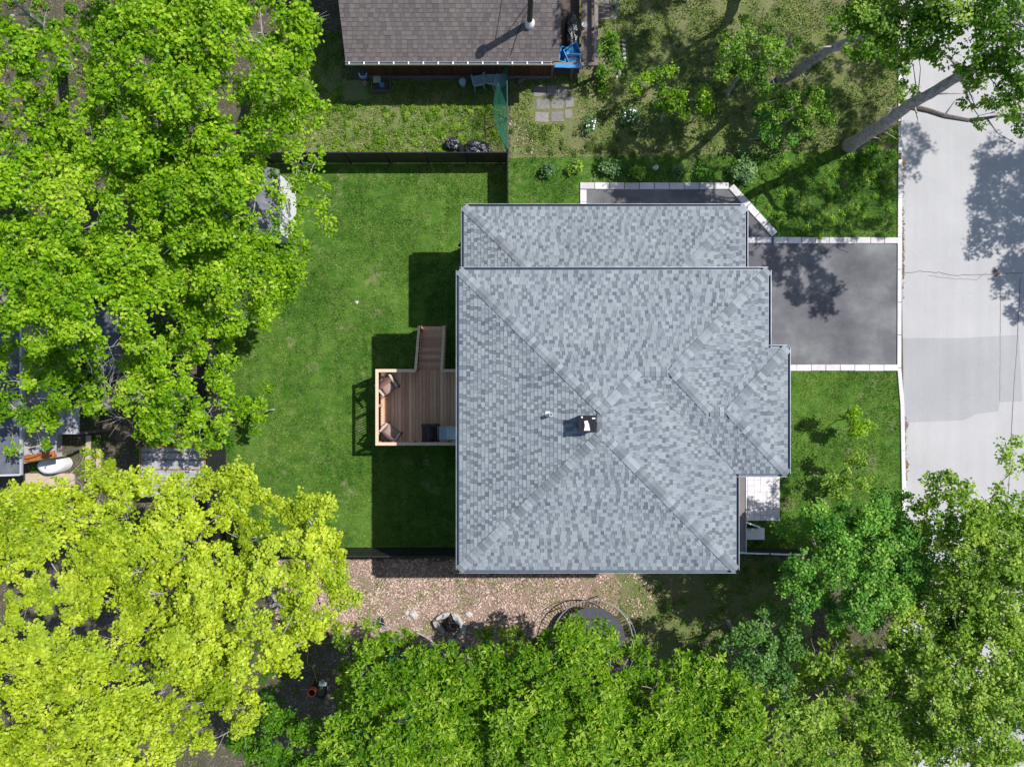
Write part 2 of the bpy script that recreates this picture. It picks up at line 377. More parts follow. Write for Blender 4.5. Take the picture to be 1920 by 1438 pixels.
# brown debris in the gutter line
gd = MB()
for i in range(420):
    y = random.choice([random.uniform(300,560), random.uniform(430,520), random.uniform(780,900)])
    p = P(1692.5+abs(random.gauss(0,1.6))+ (2 if y>760 else 0)+(0 if y<760 else (y-760)*0.02), y); s_ = random.uniform(0.01,0.035); a = random.random()*6.28
    q = [(p.x+s_*math.cos(a+k*1.57)*random.uniform(.6,1.3), p.y+s_*math.sin(a+k*1.57), 0.018+0.01*(k%2)) for k in range(4)]
    gd.poly(q, random.random())
for cx, cy, rr in ((1698,797,5),(1699,872,6),(1866,511,5),(1693,305,6)):
    for i in range(60):
        p = P(cx+random.gauss(0,rr*.4), cy+random.gauss(0,rr*.6)); s_ = random.uniform(0.015,0.04); a = random.random()*6.28
        gd.poly([(p.x+s_*math.cos(a+k*1.57), p.y+s_*math.sin(a+k*1.57), 0.02+random.random()*.02) for k in range(4)], random.random())
tag(gd.build('street_debris', M_DIRT), 'brown leaf debris along the kerb and on the street', 'debris', None, 'stuff')

# driveway edging stones, each its own part
def edging(pts, w, step=27.0):
    for (x0,y0),(x1,y1) in zip(pts, pts[1:]):
        a = P(x0,y0); b = P(x1,y1); L = (b-a).length; n_ = max(1, round(L/(step/45.0))); d = (b-a)/L
        for k in range(n_):
            l = L/n_-0.012; mb = MB(); c = a + d*((k+.5)*L/n_)
            j = random.uniform(-.006,.006); hgt = 0.05+random.uniform(0,.008)
            mb.add([(-l/2,-w/2,0),(l/2,-w/2,0),(l/2,w/2,0),(-l/2,w/2,0),(-l/2+.01,-w/2+.01,hgt),(l/2-.01,-w/2+.01,hgt),(l/2-.01,w/2-.01,hgt),(-l/2+.01,w/2-.01,hgt)],
                   [(4,5,6,7),(0,1,5,4),(1,2,6,5),(2,3,7,6),(3,0,4,7)], random.uniform(.3,1))
            mb.build('edging_stone', M_EDGE, drive, (c.x, c.y+j, 0.012), math.atan2(d.y, d.x))
edging([(1093.5,402),(1093.5,356)], 0.27)
edging([(1087,349.5),(1366,349.5)], 0.28)
edging([(1370,350),(1452,440)], 0.29)
edging([(1330,451),(1446,451)], 0.25)
edging([(1450,451),(1683,451.5)], 0.26)
edging([(1330,689.5),(1683,689.5)], 0.26)

# ------------------------------------------------------------------ grey roofed house
Z0, SL, e = 6.04, 0.25, 23.56/F
ex = lambda px: (px-960)*e
ey = lambda py: (719-py)*e
xW, xE, xB, xC = ex(861), ex(1380), ex(1440), ex(1476)
yN, yS, yC0, yB = ey(507), ey(1068), ey(653), ey(888)
hA = (xE-xW)/2; cA = (xW+xE)/2; yr1, yr2 = yN-hA, yS+hA
hB = (yN-yB)/2; yBr = (yN+yB)/2; xb0, xb1 = xE-hB, xB-hB
hC = (yC0-yB)/2; yCr = (yC0+yB)/2; xc0, xc1 = xB-hC, xC-hC
e2 = 25.9/F; ZG = 3.7
gx0, gx1, gyN, gyS = -90*e2, 437*e2, 331*e2, 3.44
gd_ = gyN-gyS
# each roof face: polygon in plan, eave origin and outward direction of the eave
W_, N_, S_, E_ = (-1,0), (0,1), (0,-1), (1,0)
faces = [
 ([(xW,yN),(xW,yS),(cA,yr2),(cA,yr1)], W_, -xW, Z0),
 ([(xW,yS),(xE,yS),(cA,yr2)], S_, -yS, Z0),
 ([(xW,yN),(cA,yr1),(xb0,yBr),(xb1,yBr),(xB,yN)], N_, yN, Z0),
 ([(xE,yS),(xE,yB),(xb0,yBr),(cA,yr1),(cA,yr2)], E_, xE, Z0),
 ([(xE,yB),(xC,yB),(xc1,yCr),(xc0,yCr),(xb1,yBr),(xb0,yBr)], S_, -yB, Z0),
 ([(xB,yN),(xb1,yBr),(xc0,yCr),(xB,yC0)], E_, xB, Z0),
 ([(xC,yC0),(xB,yC0),(xc0,yCr),(xc1,yCr)], N_, yC0, Z0),
 ([(xC,yC0),(xc1,yCr),(xC,yB)], E_, xC, Z0),
 ([(gx0,gyN),(gx1,gyN),(gx1-gd_,gyS),(gx0+gd_,gyS)], N_, gyN, ZG),
 ([(gx0,gyN),(gx0,gyS),(gx0+gd_,gyS)], W_, -gx0, ZG),
 ([(gx1,gyN),(gx1,gyS),(gx1-gd_,gyS)], E_, gx1, ZG)]
def roof_z(p, n, off, z0, sl): return z0 + sl*(off - (p[0]*n[0]+p[1]*n[1]))
def intervals(poly, n, off, d):
    """u-ranges of the polygon at distance d up from the eave"""
    t = (-n[1], n[0]); xs = []
    m = len(poly)
    for i in range(m):
        a, b = poly[i], poly[(i+1)%m]
        da = off-(a[0]*n[0]+a[1]*n[1]); db = off-(b[0]*n[0]+b[1]*n[1])
        if (da <= d) != (db <= d):
            k = (d-da)/(db-da); q = (a[0]+(b[0]-a[0])*k, a[1]+(b[1]-a[1])*k)
            xs.append(q[0]*t[0]+q[1]*t[1])
    xs.sort(); return list(zip(xs[::2], xs[1::2]))
def shingle_face(mb, poly, n, off, z0, sl, course, widths, lift=0.012, th=0.017, dark=0.34):
    t = (-n[1], n[0]); dmax = max(off-(p[0]*n[0]+p[1]*n[1]) for p in poly)
    k = 0; R = random
    while k*course < dmax-0.01:
        d0 = k*course+0.001; d1 = min((k+1)*course+0.004, dmax-0.0005)
        A = intervals(poly, n, off, d0); B = intervals(poly, n, off, d1)
        if not A or not B: break
        for (a0,a1) in A:
            bb = min(B, key=lambda q: abs(q[0]+q[1]-a0-a1)); b0, b1 = bb
            u = min(a0,b0) - R.random()*0.3; end = max(a1,b1); isd = R.random() < .4
            run = R.uniform(-.1,.1)
            while u < end:
                isd = (not isd) if (isd or R.random() < 0.80) else isd
                w = widths(isd); v = u+w
                tone = (R.gauss(.26,.12) if isd else R.gauss(.82,.09)) + run*.3
                if isd and R.random() > dark*2: tone = R.gauss(.5,.1)
                gp = .0035; p0, p1 = max(u+gp,a0), min(v-gp,a1); q0, q1 = max(u+gp,b0), min(v-gp,b1)
                if p1-p0 < .004 and q1-q0 < .004: u = v; continue
                if p1 < p0: p0 = p1 = min(max((p0+p1)/2, a0), a1)
                if q1 < q0: q0 = q1 = min(max((q0+q1)/2, b0), b1)
                hh = th*(0.55 if isd else 1.0)*R.uniform(.8,1.2)
                def pt(uu, dd, up):
                    x = n[0]*(off-dd)+t[0]*uu; y = n[1]*(off-dd)+t[1]*uu
                    return (x, y, z0+sl*dd+lift+up)
                vs = [pt(p0,d0,hh), pt(p1,d0,hh), pt(q1,d1,.001), pt(q0,d1,.001), pt(p0,d0,-.004), pt(p1,d0,-.004)]
                mb.add(vs, [(0,1,2,3),(4,5,1,0)], min(1,max(0,tone)))
                u = v
        k += 1
house = thing('house', 'large two storey house with grey shingled hip roof in the middle of the lot', 'house', (2.8, -0.5, 0))
hz = Vector((-2.8, 0.5, 0))   # children carry world coordinates
def hp(o): o.location = o.location + hz if o.parent is house else o.location; return o
rd = MB()
for poly, n, off, z0 in faces:
    rd.poly([(p[0], p[1], roof_z(p, n, off, z0, SL)) for p in (poly if sum(poly[i][0]*poly[(i+1)%len(poly)][1]-poly[(i+1)%len(poly)][0]*poly[i][1] for i in range(len(poly)))>0 else poly[::-1])])
outline = [(xW,yN),(xB,yN),(xB,yC0),(xC,yC0),(xC,yB),(xE,yB),(xE,yS),(xW,yS)]
rd.poly([(x,y,Z0-0.02) for x,y in outline])
rd.poly([(gx0,gyN,ZG-.02),(gx1,gyN,ZG-.02),(gx1,gyS,ZG-.02),(gx0,gyS,ZG-.02)])
roof = hp(rd.build('roof', M_DECKROOF, house))
sh = MB()
for poly, n, off, z0 in faces:
    shingle_face(sh, poly, n, off, z0, SL, 0.1235, lambda d: random.uniform(.09,.17) if d else random.uniform(.08,.27))
sho = sh.build('shingles', M_SHINGLE, roof); sho['kind'] = 'stuff'
# ridge and hip caps
def cap_meshes(rise, kind):
    out = []
    for k in range(7):
        mb = MB(); tone = k/6; w = 0.155; l0, l1 = 0, 0.30
        h0, h1 = 0.036, 0.024       # lower end proud of the next cap
        vs = [(l0,0,h0+.004),(l0,w,h0-rise*w),(l0,-w,h0-rise*w),(l1,0,h1),(l1,w,h1-rise*w-.012),(l1,-w,h1-rise*w-.012),
              (l0,w,h0-rise*w-.016),(l0,-w,h0-rise*w-.016),(l0,0,h0-.03)]
        mb.add(vs, [(0,3,4,1),(0,2,5,3),(0,1,6,8),(2,0,8,7),(1,4,6),(2,7,5)], tone)
        out.append(mb.mesh(kind, M_CAP))
    return out
HIPCAP = cap_meshes(SL/math.sqrt(2)*1.0, 'ridge_cap'); RIDGECAP = cap_meshes(SL, 'ridge_cap')
def caps(a, b, meshes, step=0.152):
    a = Vector(a); b = Vector(b); L = (b-a).length; n_ = int(L/step)
    d = (b-a).normalized(); r = Vector((0,0,1)).cross(d).normalized(); u = d.cross(r)
    last = 3
    for k in range(n_):
        c = a + d*(k*L/n_)
        t = random.choice([0,0,1,1,2,3,4,5,5,6,6]); last = t
        o = link('ridge_cap', meshes[t], roof)
        o.matrix_local = Matrix.Translation(c) @ Matrix((d, r, u)).transposed().to_4x4()
zp = lambda x, y, d, z0=Z0: (x, y, z0+SL*d+.012)
for a, b in [((xW,yN,0),(cA,yr1,hA)), ((xW,yS,0),(cA,yr2,hA)), ((xE,yS,0),(cA,yr2,hA)), ((xb0,yBr,hB),(cA,yr1,hA)),
             ((xB,yN,0),(xb1,yBr,hB)), ((xc0,yCr,hC),(xb1,yBr,hB)), ((xC,yC0,0),(xc1,yCr,hC)), ((xC,yB,0),(xc1,yCr,hC))]:
    caps(zp(*a), zp(*b), HIPCAP)
for a, b in [((cA,yr1+.1,hA),(cA,yr2-.1,hA)), ((xb0,yBr,hB),(xb1,yBr,hB)), ((xc0,yCr,hC),(xc1,yCr,hC))]:
    caps(zp(*a), zp(*b), RIDGECAP)
for a, b in [((gx0,gyN,0),(gx0+gd_,gyS,gd_)), ((gx1,gyN,0),(gx1-gd_,gyS,gd_))]:
    caps(zp(*a, ZG), zp(*b, ZG), HIPCAP)
# gutters along every eave run
def gutter(a, b, z, out, pale=True):
    mb = MB(); a = Vector((*a,z)); b = Vector((*b,z)); o = Vector((*out,0)); w = .085
    mb.bar(a+o*.012+Vector((0,0,-.05)), b+o*.012+Vector((0,0,-.05)), .014, .13)
    mb.bar(a+o*(w/2+.012)+Vector((0,0,-.10)), b+o*(w/2+.012)+Vector((0,0,-.10)), w-.01, .012)
    mb.bar(a+o*(w+.012)+Vector((0,0,-.045)), b+o*(w+.012)+Vector((0,0,-.045)), .016, .12)
    g_ = hp(mb.build('gutter', M_GUTTER, house))
    m2 = MB(); m2.bar(a+o*(w+.012)+Vector((0,0,.020)), b+o*(w+.012)+Vector((0,0,.020)), .022, .008)
    m2.build('rim', M_RIM, g_)
runs = [((xW,yS),(xW,yN),W_,Z0),((xW,yN),(xB,yN),N_,Z0),((xB,yN),(xB,yC0+.02),E_,Z0),((xB+.03,yC0),(xC,yC0),N_,Z0),((xC,yC0),(xC,yB),E_,Z0),
        ((xC,yB),(xE+.03,yB),S_,Z0),((xE,yB-.03),(xE,yS),E_,Z0),((xE,yS),(xW,yS),S_,Z0),
        ((gx0,gyS),(gx0,gyN),W_,ZG),((gx0,gyN),(gx1,gyN),N_,ZG),((gx1,gyN),(gx1,gyS),E_,ZG)]
for a, b, o, z in runs: gutter(a, b, z, o)
# walls, set back under the eaves
sb = .42
wl = MB(); wl.prism([(xW+sb,yN-sb),(xB-sb,yN-sb),(xB-sb,yC0-sb+.0),(xC-sb,yC0-sb),(xC-sb,yB+sb),(xE-sb,yB+sb),(xE-sb,yS+sb),(xW+sb,yS+sb)], 0, Z0-.03)
hp(wl.build('wall', M_SIDING, house))
wg = MB(); wg.prism([(gx0+sb,yN-sb+.003),(gx0+sb,gyN-sb),(gx1-sb,gyN-sb),(gx1-sb,yN-sb+.003)], 0, ZG-.03)
hp(wg.build('garage_wall', M_SIDING, house))
def window(x, y, z, w, h_, axis):
    mb = MB(); t = .05
    if axis == 'x':
        mb.box(x-t,x+t,y-w/2,y-w/2+.07,z,z+h_); mb.box(x-t,x+t,y+w/2-.07,y+w/2,z,z+h_); mb.box(x-t,x+t,y-w/2+.07,y+w/2-.07,z,z+.07); mb.box(x-t,x+t,y-w/2+.07,y+w/2-.07,z+h_-.07,z+h_)
    else:
        mb.box(x-w/2,x-w/2+.07,y-t,y+t,z,z+h_); mb.box(x+w/2-.07,x+w/2,y-t,y+t,z,z+h_); mb.box(x-w/2+.07,x+w/2-.07,y-t,y+t,z,z+.07); mb.box(x-w/2+.07,x+w/2-.07,y-t,y+t,z+h_-.07,z+h_)
    o = hp(mb.build('window', M_WHITE, house)); pn = MB()
    if axis == 'x': pn.box(x-.02,x+.02,y-w/2+.07,y+w/2-.07,z+.07,z+h_-.07)
    else: pn.box(x-w/2+.07,x+w/2-.07,y-.02,y+.02,z+.07,z+h_-.07)
    pn.build('pane', M_GLASS, o)
for y in (2.0, -4.4): window(xW+sb, y, 3.9, 1.3, 1.3, 'x')
window(xW+sb, -0.9, 1.25, 1.8, 2.05, 'x'); window(xW+sb, 2.0, 1.2, 1.2, 1.2, 'x')
for y in (0.0, 2.2): window(xB-sb, y+.6, 3.9, 1.0, 1.3, 'x')
window(xE-sb, -4.6, 3.9, 1.4, 1.3, 'x')
for x in (0.6, 4.6): window(x, yS+sb, 3.9, 1.2, 1.3, 'y')
# plumbing vent and chimney box on the west slope
def rz_west(x): return Z0+SL*(x-xW)
vx, vy = P2(1033, 777, 6.95); vz = rz_west(vx)
mb = MB(); mb.lathe([(.062,-.05),(.062,.36),(.05,.36),(.05,.20),(.002,.20)], 14, (vx,vy,vz))
vp = hp(mb.build('vent_pipe', M_WHITE, house, smooth=False))
mb = MB(); mb.bar((vx-.17,vy+.01,vz-.035+.03),(vx-.03,vy+.01,vz+.03),.17,.012); mb.build('flashing', M_WHITE, vp)
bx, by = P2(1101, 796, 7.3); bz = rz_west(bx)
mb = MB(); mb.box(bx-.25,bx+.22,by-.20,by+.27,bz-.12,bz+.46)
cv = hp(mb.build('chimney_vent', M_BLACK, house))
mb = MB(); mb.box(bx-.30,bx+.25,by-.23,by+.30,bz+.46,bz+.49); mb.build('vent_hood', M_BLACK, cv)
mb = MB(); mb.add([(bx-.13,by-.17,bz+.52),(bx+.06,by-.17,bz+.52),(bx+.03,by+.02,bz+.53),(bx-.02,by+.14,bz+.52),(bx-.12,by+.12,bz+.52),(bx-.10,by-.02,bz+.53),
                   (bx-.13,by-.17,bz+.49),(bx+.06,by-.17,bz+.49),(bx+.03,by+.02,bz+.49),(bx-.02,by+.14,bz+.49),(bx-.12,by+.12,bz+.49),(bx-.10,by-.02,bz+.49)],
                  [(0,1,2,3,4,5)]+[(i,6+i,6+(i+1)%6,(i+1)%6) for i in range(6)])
mb.box(bx+.12,bx+.22,by+.19,by+.23,bz+.49,bz+.52); mb.box(bx-.22,bx-.17,by+.22,by+.27,bz+.49,bz+.53); mb.build('vent_glint', M_WHITE, cv)  # white plates stand in for the sun glint on the dark hood
# downspout elbow on the garage's west eave
mb = MB(); q = P(868, 458, 3.3); mb.tube([(gx0+.1,q.y,3.5),(gx0-.15,q.y,3.42),(gx0-.22,q.y-.02,3.2),(gx0+.2,q.y-.05,2.9)], .05, 8)
hp(mb.build('downspout', M_BLACK, house))
# flat porch canopy on the street side
zc = 2.95
cx0, cx1 = xE-sb, P2(1398, 900, zc)[0]; cy0, cy1 = P2(0, 1034, zc)[1], yB+sb
mb = MB(); mb.box(cx0+.003,cx1,cy0,cy1-.003,zc-.16,zc)
pc = hp(mb.build('porch_roof', M_MEMBRANE, house))
mb = MB(); mb.box(cx0+.01,cx1+.025,cy0-.03,cy0-.002,zc-.20,zc+.05); mb.box(cx1+.002,cx1+.03,cy0,cy1-.01,zc-.20,zc+.03); mb.build('trim', M_LTGUT, pc)
for y in (cy0+.15, cy1-.4):
    mb = MB(); mb.box(cx1-.24,cx1-.12,y-.06,y+.06,0,zc-.16); hp(mb.build('porch_post', M_WHITE, house))
# front door
mb = MB(); mb.box(xE-sb-.02,xE-sb+.05,-4.1,-3.15,.35,2.4); fd = hp(mb.build('front_door', M_BLACK, house))

# patio slabs and step
pat = MB(); x0,y0 = P2(1340,888); x1,y1 = P2(1460,975)
pat.box(x0,x1,y1,y0,0.0,.10); pat_o = tag(pat.build('patio', M_CONC), 'pale paved landing in front of the porch', kind='structure')
gx, gy = 10, 8; cells = {}
W0, H0 = (x1-x0), (y0-y1)
used = [[0]*gx for _ in range(gy)]
for j in range(gy):
    for i in range(gx):
        if used[j][i]: continue
        w = random.choice([1,1,2,2]); h_ = random.choice([1,1,2])
        w = min(w, gx-i); h_ = min(h_, gy-j)
        while any(used[j][i+a] for a in range(w)): w -= 1
        for a in range(w):
            for b in range(h_): used[j+b][i+a] = 1
        mb = MB(); gp = .006
        mb.box(x0+W0*i/gx+gp, x0+W0*(i+w)/gx-gp, y1+H0*j/gy+gp, y1+H0*(j+h_)/gy-gp, .10, .128+random.uniform(0,.004), tone=random.uniform(.7,1))
        mb.build('paving_slab', M_EDGE, pat_o)
step = thing('garden_step', 'white landing step with a slanted side rail south of the paved landing', 'step', P(1410,1000,0))
sx0, sy0 = P2(1380,1010); sx1, sy1 = P2(1431,989)
mb = MB(); mb.box(sx0,sx1,sy0,sy1,0,.16); mb.build('tread', M_WHITE, step, -step.location)
mb = MB(); a = P(1396,978,.9); b = P(1424,988,.25); mb.bar(a,b,.05,.12); mb.bar((a.x,a.y,0.0),(a.x,a.y,.9),.05,.05,(0,1,0)); mb.bar((b.x,b.y,0.0),(b.x,b.y,.25),.05,.05,(0,1,0))
mb.add([(a.x,a.y,.84),(b.x,b.y,.2),(b.x,b.y,.02),(a.x,a.y,.02),(a.x,a.y-.02,.84),(b.x,b.y-.02,.2),(b.x,b.y-.02,.02),(a.x,a.y-.02,.02)],[(0,1,2,3),(7,6,5,4)])
mb.build('side_rail', M_WHITE, step, -step.location)

# ------------------------------------------------------------------ timber deck with stairs
DZ, RZ = 1.15, 2.08
dx0 = P2(705,0,RZ)[0]; dx1 = xW+sb-.01; dyN = P2(0,693,RZ)[1]; dyS = P2(0,834,RZ)[1]
deck = thing('deck', 'brown timber deck with railings and a short stair behind the house', 'deck', ((dx0+dx1)/2,(dyN+dyS)/2,0))
dl = -deck.location
stx0, stx1 = P2(784,0,DZ)[0], P2(833,0,DZ)[0]
nb = 28; bw = (dx1-dx0)/nb
for k in range(nb):
    mb = MB(); mb.box(dx0+k*bw+.005, dx0+(k+1)*bw-.005, dyS, dyN, DZ-.035, DZ-random.uniform(0,.004), tone=random.random())
    mb.build('deck_board', M_DECK, deck, dl)
mb = MB(); mb.box(dx0+.03,dx1,dyN-.06,dyN-.02,DZ-.26,DZ-.04); mb.box(dx0+.03,dx1,dyS+.02,dyS+.06,DZ-.26,DZ-.04); mb.box(dx0+.02,dx0+.06,dyS+.06,dyN-.06,DZ-.26,DZ-.04)
mb.build('joist_frame', M_DECK, deck, dl)
posts = [(dx0+.05,dyN-.05),(dx0+.05,dyS+.05),(dx0+.05,(dyN+dyS)/2+.05),(dx0+1.38,dyS+.05),(dx0+2.75,dyS+.05),(stx0-.02,dyN-.05),(stx1+.06,dyN-.05)]
for x, y in posts:
    mb = MB(); mb.box(x-.045,x+.045,y-.045,y+.045,0,RZ-.03,tone=.4); mb.build('post', M_DECK, deck, dl)
def rail(a, b, tone=.95):
    mb = MB(); mb.bar(a,b,.12,.035,tone=tone); mb.build('top_rail', M_RAIL, deck, dl)
rail((dx0+.04,dyS-.02,RZ),(dx0+.04,dyN+.02,RZ)); rail((dx0+.101,dyN-.04,RZ),(stx0+.03,dyN-.04,RZ)); rail((stx1+.02,dyN-.04,RZ),(dx1,dyN-.04,RZ)); rail((dx0+.101,dyS+.04,RZ),(dx1,dyS+.04,RZ))
mb = MB()
for a, b in [((dx0+.055,dyS+.1),(dx0+.055,dyN-.1)),((dx0+.1,dyN-.05),(stx0-.06,dyN-.05)),((stx1+.1,dyN-.05),(dx1,dyN-.05)),((dx0+.1,dyS+.05),(dx1,dyS+.05))]:
    mb.bar((*a,DZ+.10),(*b,DZ+.10),.04,.06,tone=.6)
mb.build('bottom_rail', M_DECK, deck, dl)
bm_ = MB(); bm_.box(-.012,.012,-.012,.012,0,RZ-DZ-.14); bal = bm_.mesh('baluster', M_BLACK)
def balus(a, b, n_):
    for k in range(n_):
        t = (k+.5)/n_; link('baluster', bal, deck, Vector((a[0]+(b[0]-a[0])*t, a[1]+(b[1]-a[1])*t, DZ+.13))+dl)
balus((dx0+.055,dyS+.1),(dx0+.055,dyN-.1),26); balus((dx0+.1,dyN-.05),(stx0-.06,dyN-.05),13); balus((dx0+.1,dyS+.05),(dx1,dyS+.05),30); balus((stx1+.1,dyN-.05),(dx1,dyN-.05),9)
nst = 6; run_ = P2(0,613)[1]-dyN; tr = run_/nst
for k in range(nst):
    z = DZ-(k+1)*DZ/(nst+0.4); y = dyN+k*tr
    mb = MB(); mb.box(stx0+.04,stx1-.04,y+.005,y+tr*.49,z-.04,z,tone=random.uniform(.1,.7)); mb.box(stx0+.04,stx1-.04,y+tr*.51,y+tr+.015,z-.04,z,tone=random.uniform(.1,.7)); mb.build('stair_tread', M_DECK, deck, dl)
for x in (stx0+.02, stx1-.02):
    mb = MB(); mb.bar((x,dyN,DZ-.14),(x,dyN+run_,.10),.04,.22,tone=.3); mb.build('stringer', M_DECK, deck, dl)
    mb = MB(); mb.bar((x,dyN-.02,RZ-.02),(x,dyN+run_-.05,1.0),.10,.05,tone=.9); mb.build('handrail', M_RAIL, deck, dl)
    mb = MB(); mb.box(x-.045,x+.045,dyN+run_-.13,dyN+run_-.04,0,1.02,tone=.3); mb.build('post', M_DECK, deck, dl)
    for k in range(12):
        t = (k+.5)/12; mb = MB(); y = dyN+run_*t; z0_ = DZ*(1-t)+.02
        mb.box(x-.012,x+.012,y-.012,y+.012,z0_,z0_+.86); mb.build('baluster', M_BLACK, deck, dl)

def armchair(label, loc, rz, cushion, group):
    t = thing('patio_chair', label, 'chair', loc, rz, group)
    mb = MB()
    for sx in (-1,1):   # bent sled frame with arms: local +x is the front
        x = .33*sx
        mb.tube([(-.02-.30,x,.03),(.30,x,.03),(.33,x,.30),(.28,x*1.02,.60),(-.05,x*1.06,.64),(-.30,x,.62),(-.36,x*.95,.45),(-.34,x,.03)], .022, 6)
    mb.tube([(-.34,-.33,.05),(-.34,.33,.05)], .02, 6); mb.tube([(.28,-.32,.33),(.28,.32,.33)], .02, 6)
    mb.build('frame', M_DKFRAME, t)
    for sx in (-1,1):
        mb = MB(); mb.prism([(.30,.31*sx-.045),(.30,.31*sx+.045),(-.28,.35*sx+.045),(-.28,.35*sx-.045)], .655, .675); mb.build('armrest', M_TANWEB if cushion is M_BROWNCUSH else M_DKFRAME, t)
    def pad(x0,x1,y0,y1,z0,z1,tilt,nm,m,ox):
        mb = MB(); n_ = 6; vs = []
        M_ = Matrix.Translation((ox,0,z0)) @ Matrix.Rotation(tilt,4,'Y')
        for s_ in (0,1):
            for i in range(n_+1):
                for j in range(n_+1):
                    u, v = i/n_, j/n_; bul = (z1-z0)*(.25+.75*(1-(2*u-1)**4)*(1-(2*v-1)**4))
                    vs.append(M_ @ Vector((x0+(x1-x0)*u, y0+(y1-y0)*v, bul if s_ else 0)))
        k = (n_+1)**2; fs = []
        for i in range(n_):
            for j in range(n_):
                a = i*(n_+1)+j; fs.append((a+k,a+k+n_+1,a+k+n_+2,a+k+1)); fs.append((a,a+1,a+n_+2,a+n_+1))
        for i in range(n_):
            a, b = i*(n_+1), (i+1)*(n_+1); fs.append((a,b,b+k,a+k)); a, b = a+n_, b+n_; fs.append((b,a,a+k,b+k))
            a, b = i, i+1; fs.append((b,a,a+k,b+k)); a, b = n_*(n_+1)+i, n_*(n_+1)+i+1; fs.append((a,b,b+k,a+k))
        mb.add(vs, fs); mb.build(nm, m, t, smooth=True)
    pad(-.30,.30,-.29,.29,.38,.48,math.radians(-4),'seat_cushion', M_SEAT if cushion is M_BROWNCUSH else cushion, 0)
    pad(0,.52,-.28,.28,.47,.57,math.radians(-62),'back_cushion', cushion, -.22)
    return t
G_CH = 'patio chairs on the deck'
armchair('brown cushioned patio chair in the north west corner of the deck', P(727,722,DZ+.3)-Vector((0,0,.3)), math.radians(-55), M_BROWNCUSH, G_CH)
armchair('brown cushioned patio chair in the south west corner of the deck', P(732,813,DZ+.3)-Vector((0,0,.3)), math.radians(52), M_BROWNCUSH, G_CH)
armchair('dark patio chair in the shade beside the barbecue', P(806,812,DZ+.3)-Vector((0,0,.3)), math.radians(180), M_DKFRAME, G_CH)
p = P(838,812,DZ+.9); bb_ = thing('barbecue', 'blue grey barbecue cart half under the eave at the deck railing', 'barbecue', (p.x+.05,p.y,DZ))
mb = MB(); mb.box(-.05,.55,-.24,.24,.10,.82); mb.build('cart', M_GRILL, bb_)
mb = MB(); mb.box(-.36,-.055,-.27,.25,.80,.84); mb.build('side_shelf', M_GRILL, bb_)
mb = MB(); mb.add([(-.06,-.27,.825),(.58,-.27,.825),(.58,.27,.825),(-.06,.27,.825),(-.03,-.24,1.0),(.55,-.24,1.0),(.55,.18,1.06),(-.03,.18,1.06)],[(0,1,5,4),(1,2,6,5),(2,3,7,6),(3,0,4,7),(4,5,6,7)])
lid = mb.build('lid', M_GREYPL, bb_); mb = MB(); mb.tube([(.14,-.27,.97),(.14,-.31,1.02),(.34,-.31,1.02),(.34,-.27,.97)],.016,6); mb.build('handle', M_STEEL, lid)

# ------------------------------------------------------------------ fences
def panel_fence(name, label, a, b, h_, mat, pmat, n_, post_r=.035, thick=.03, rail_m=None, boards=0):
    a = Vector((*a,0)); b = Vector((*b,0)); t = thing(name, label, 'fence', (a+b)/2); off = -t.location
    d = (b-a)/n_; dn = d.normalized()
    for k in range(n_):
        p0 = a+d*k+dn*.012; p1 = a+d*(k+1)-dn*.012
        if boards:
            pl = None
            for j in range(boards):
                z0_ = .06+(h_-.12)*j/boards; z1_ = .06+(h_-.12)*(j+1)/boards-.012
                mb = MB(); mb.bar(p0+Vector((0,0,(z0_+z1_)/2)), p1+Vector((0,0,(z0_+z1_)/2)), thick*(1+.3*(j%2)), z1_-z0_); mb.build('board', mat, t, off)
        else:
            mb = MB(); mb.bar(p0+Vector((0,0,h_/2)), p1+Vector((0,0,h_/2)), thick, h_-.08); mb.build('panel', mat, t, off)
    for k in range(n_+1):
        p0 = a+d*k; mb = MB(); mb.tube([p0, p0+Vector((0,0,h_+.04))], post_r, 8); mb.build('post', pmat, t, off)
    mb = MB(); mb.bar(a+Vector((0,0,h_)), b+Vector((0,0,h_)), .05, .04); mb.build('top_rail', rail_m or pmat, t, off)
    return t
panel_fence('board_fence', 'tall dark board fence along the west edge of the lawn', P2(423,320), P2(424,1026), 1.78, M_CHAR, M_CHAR, 7, boards=9)
panel_fence('screen_fence', 'dark see through screen fence between the lawn and the brown house', P2(440,307), P2(950,306), 1.35, M_SCREEN, M_BLACK, 7, .03, .012)
panel_fence('panel_fence', 'charcoal panel fence south of the lawn beside the leaf litter', P2(430,1026), P2(861,1026), 1.55, M_CHAR, M_CHAR, 5, boards=8)
panel_fence('side_fence', 'low fence with a sun glint painted into its top rail running from the porch towards the street', P2(1300,1024), P2(1492,1030), .95, M_CHAR, M_CHAR, 3, .03, .02, M_WHITE)  # white rail colour paints in the glint along the fence top
panel_fence('side_screen', 'thin screen fence joining the garage corner to the boundary corner', P2(952,305), P2(953,412), 1.25, M_SCREEN, M_BLACK, 2, .025, .012)
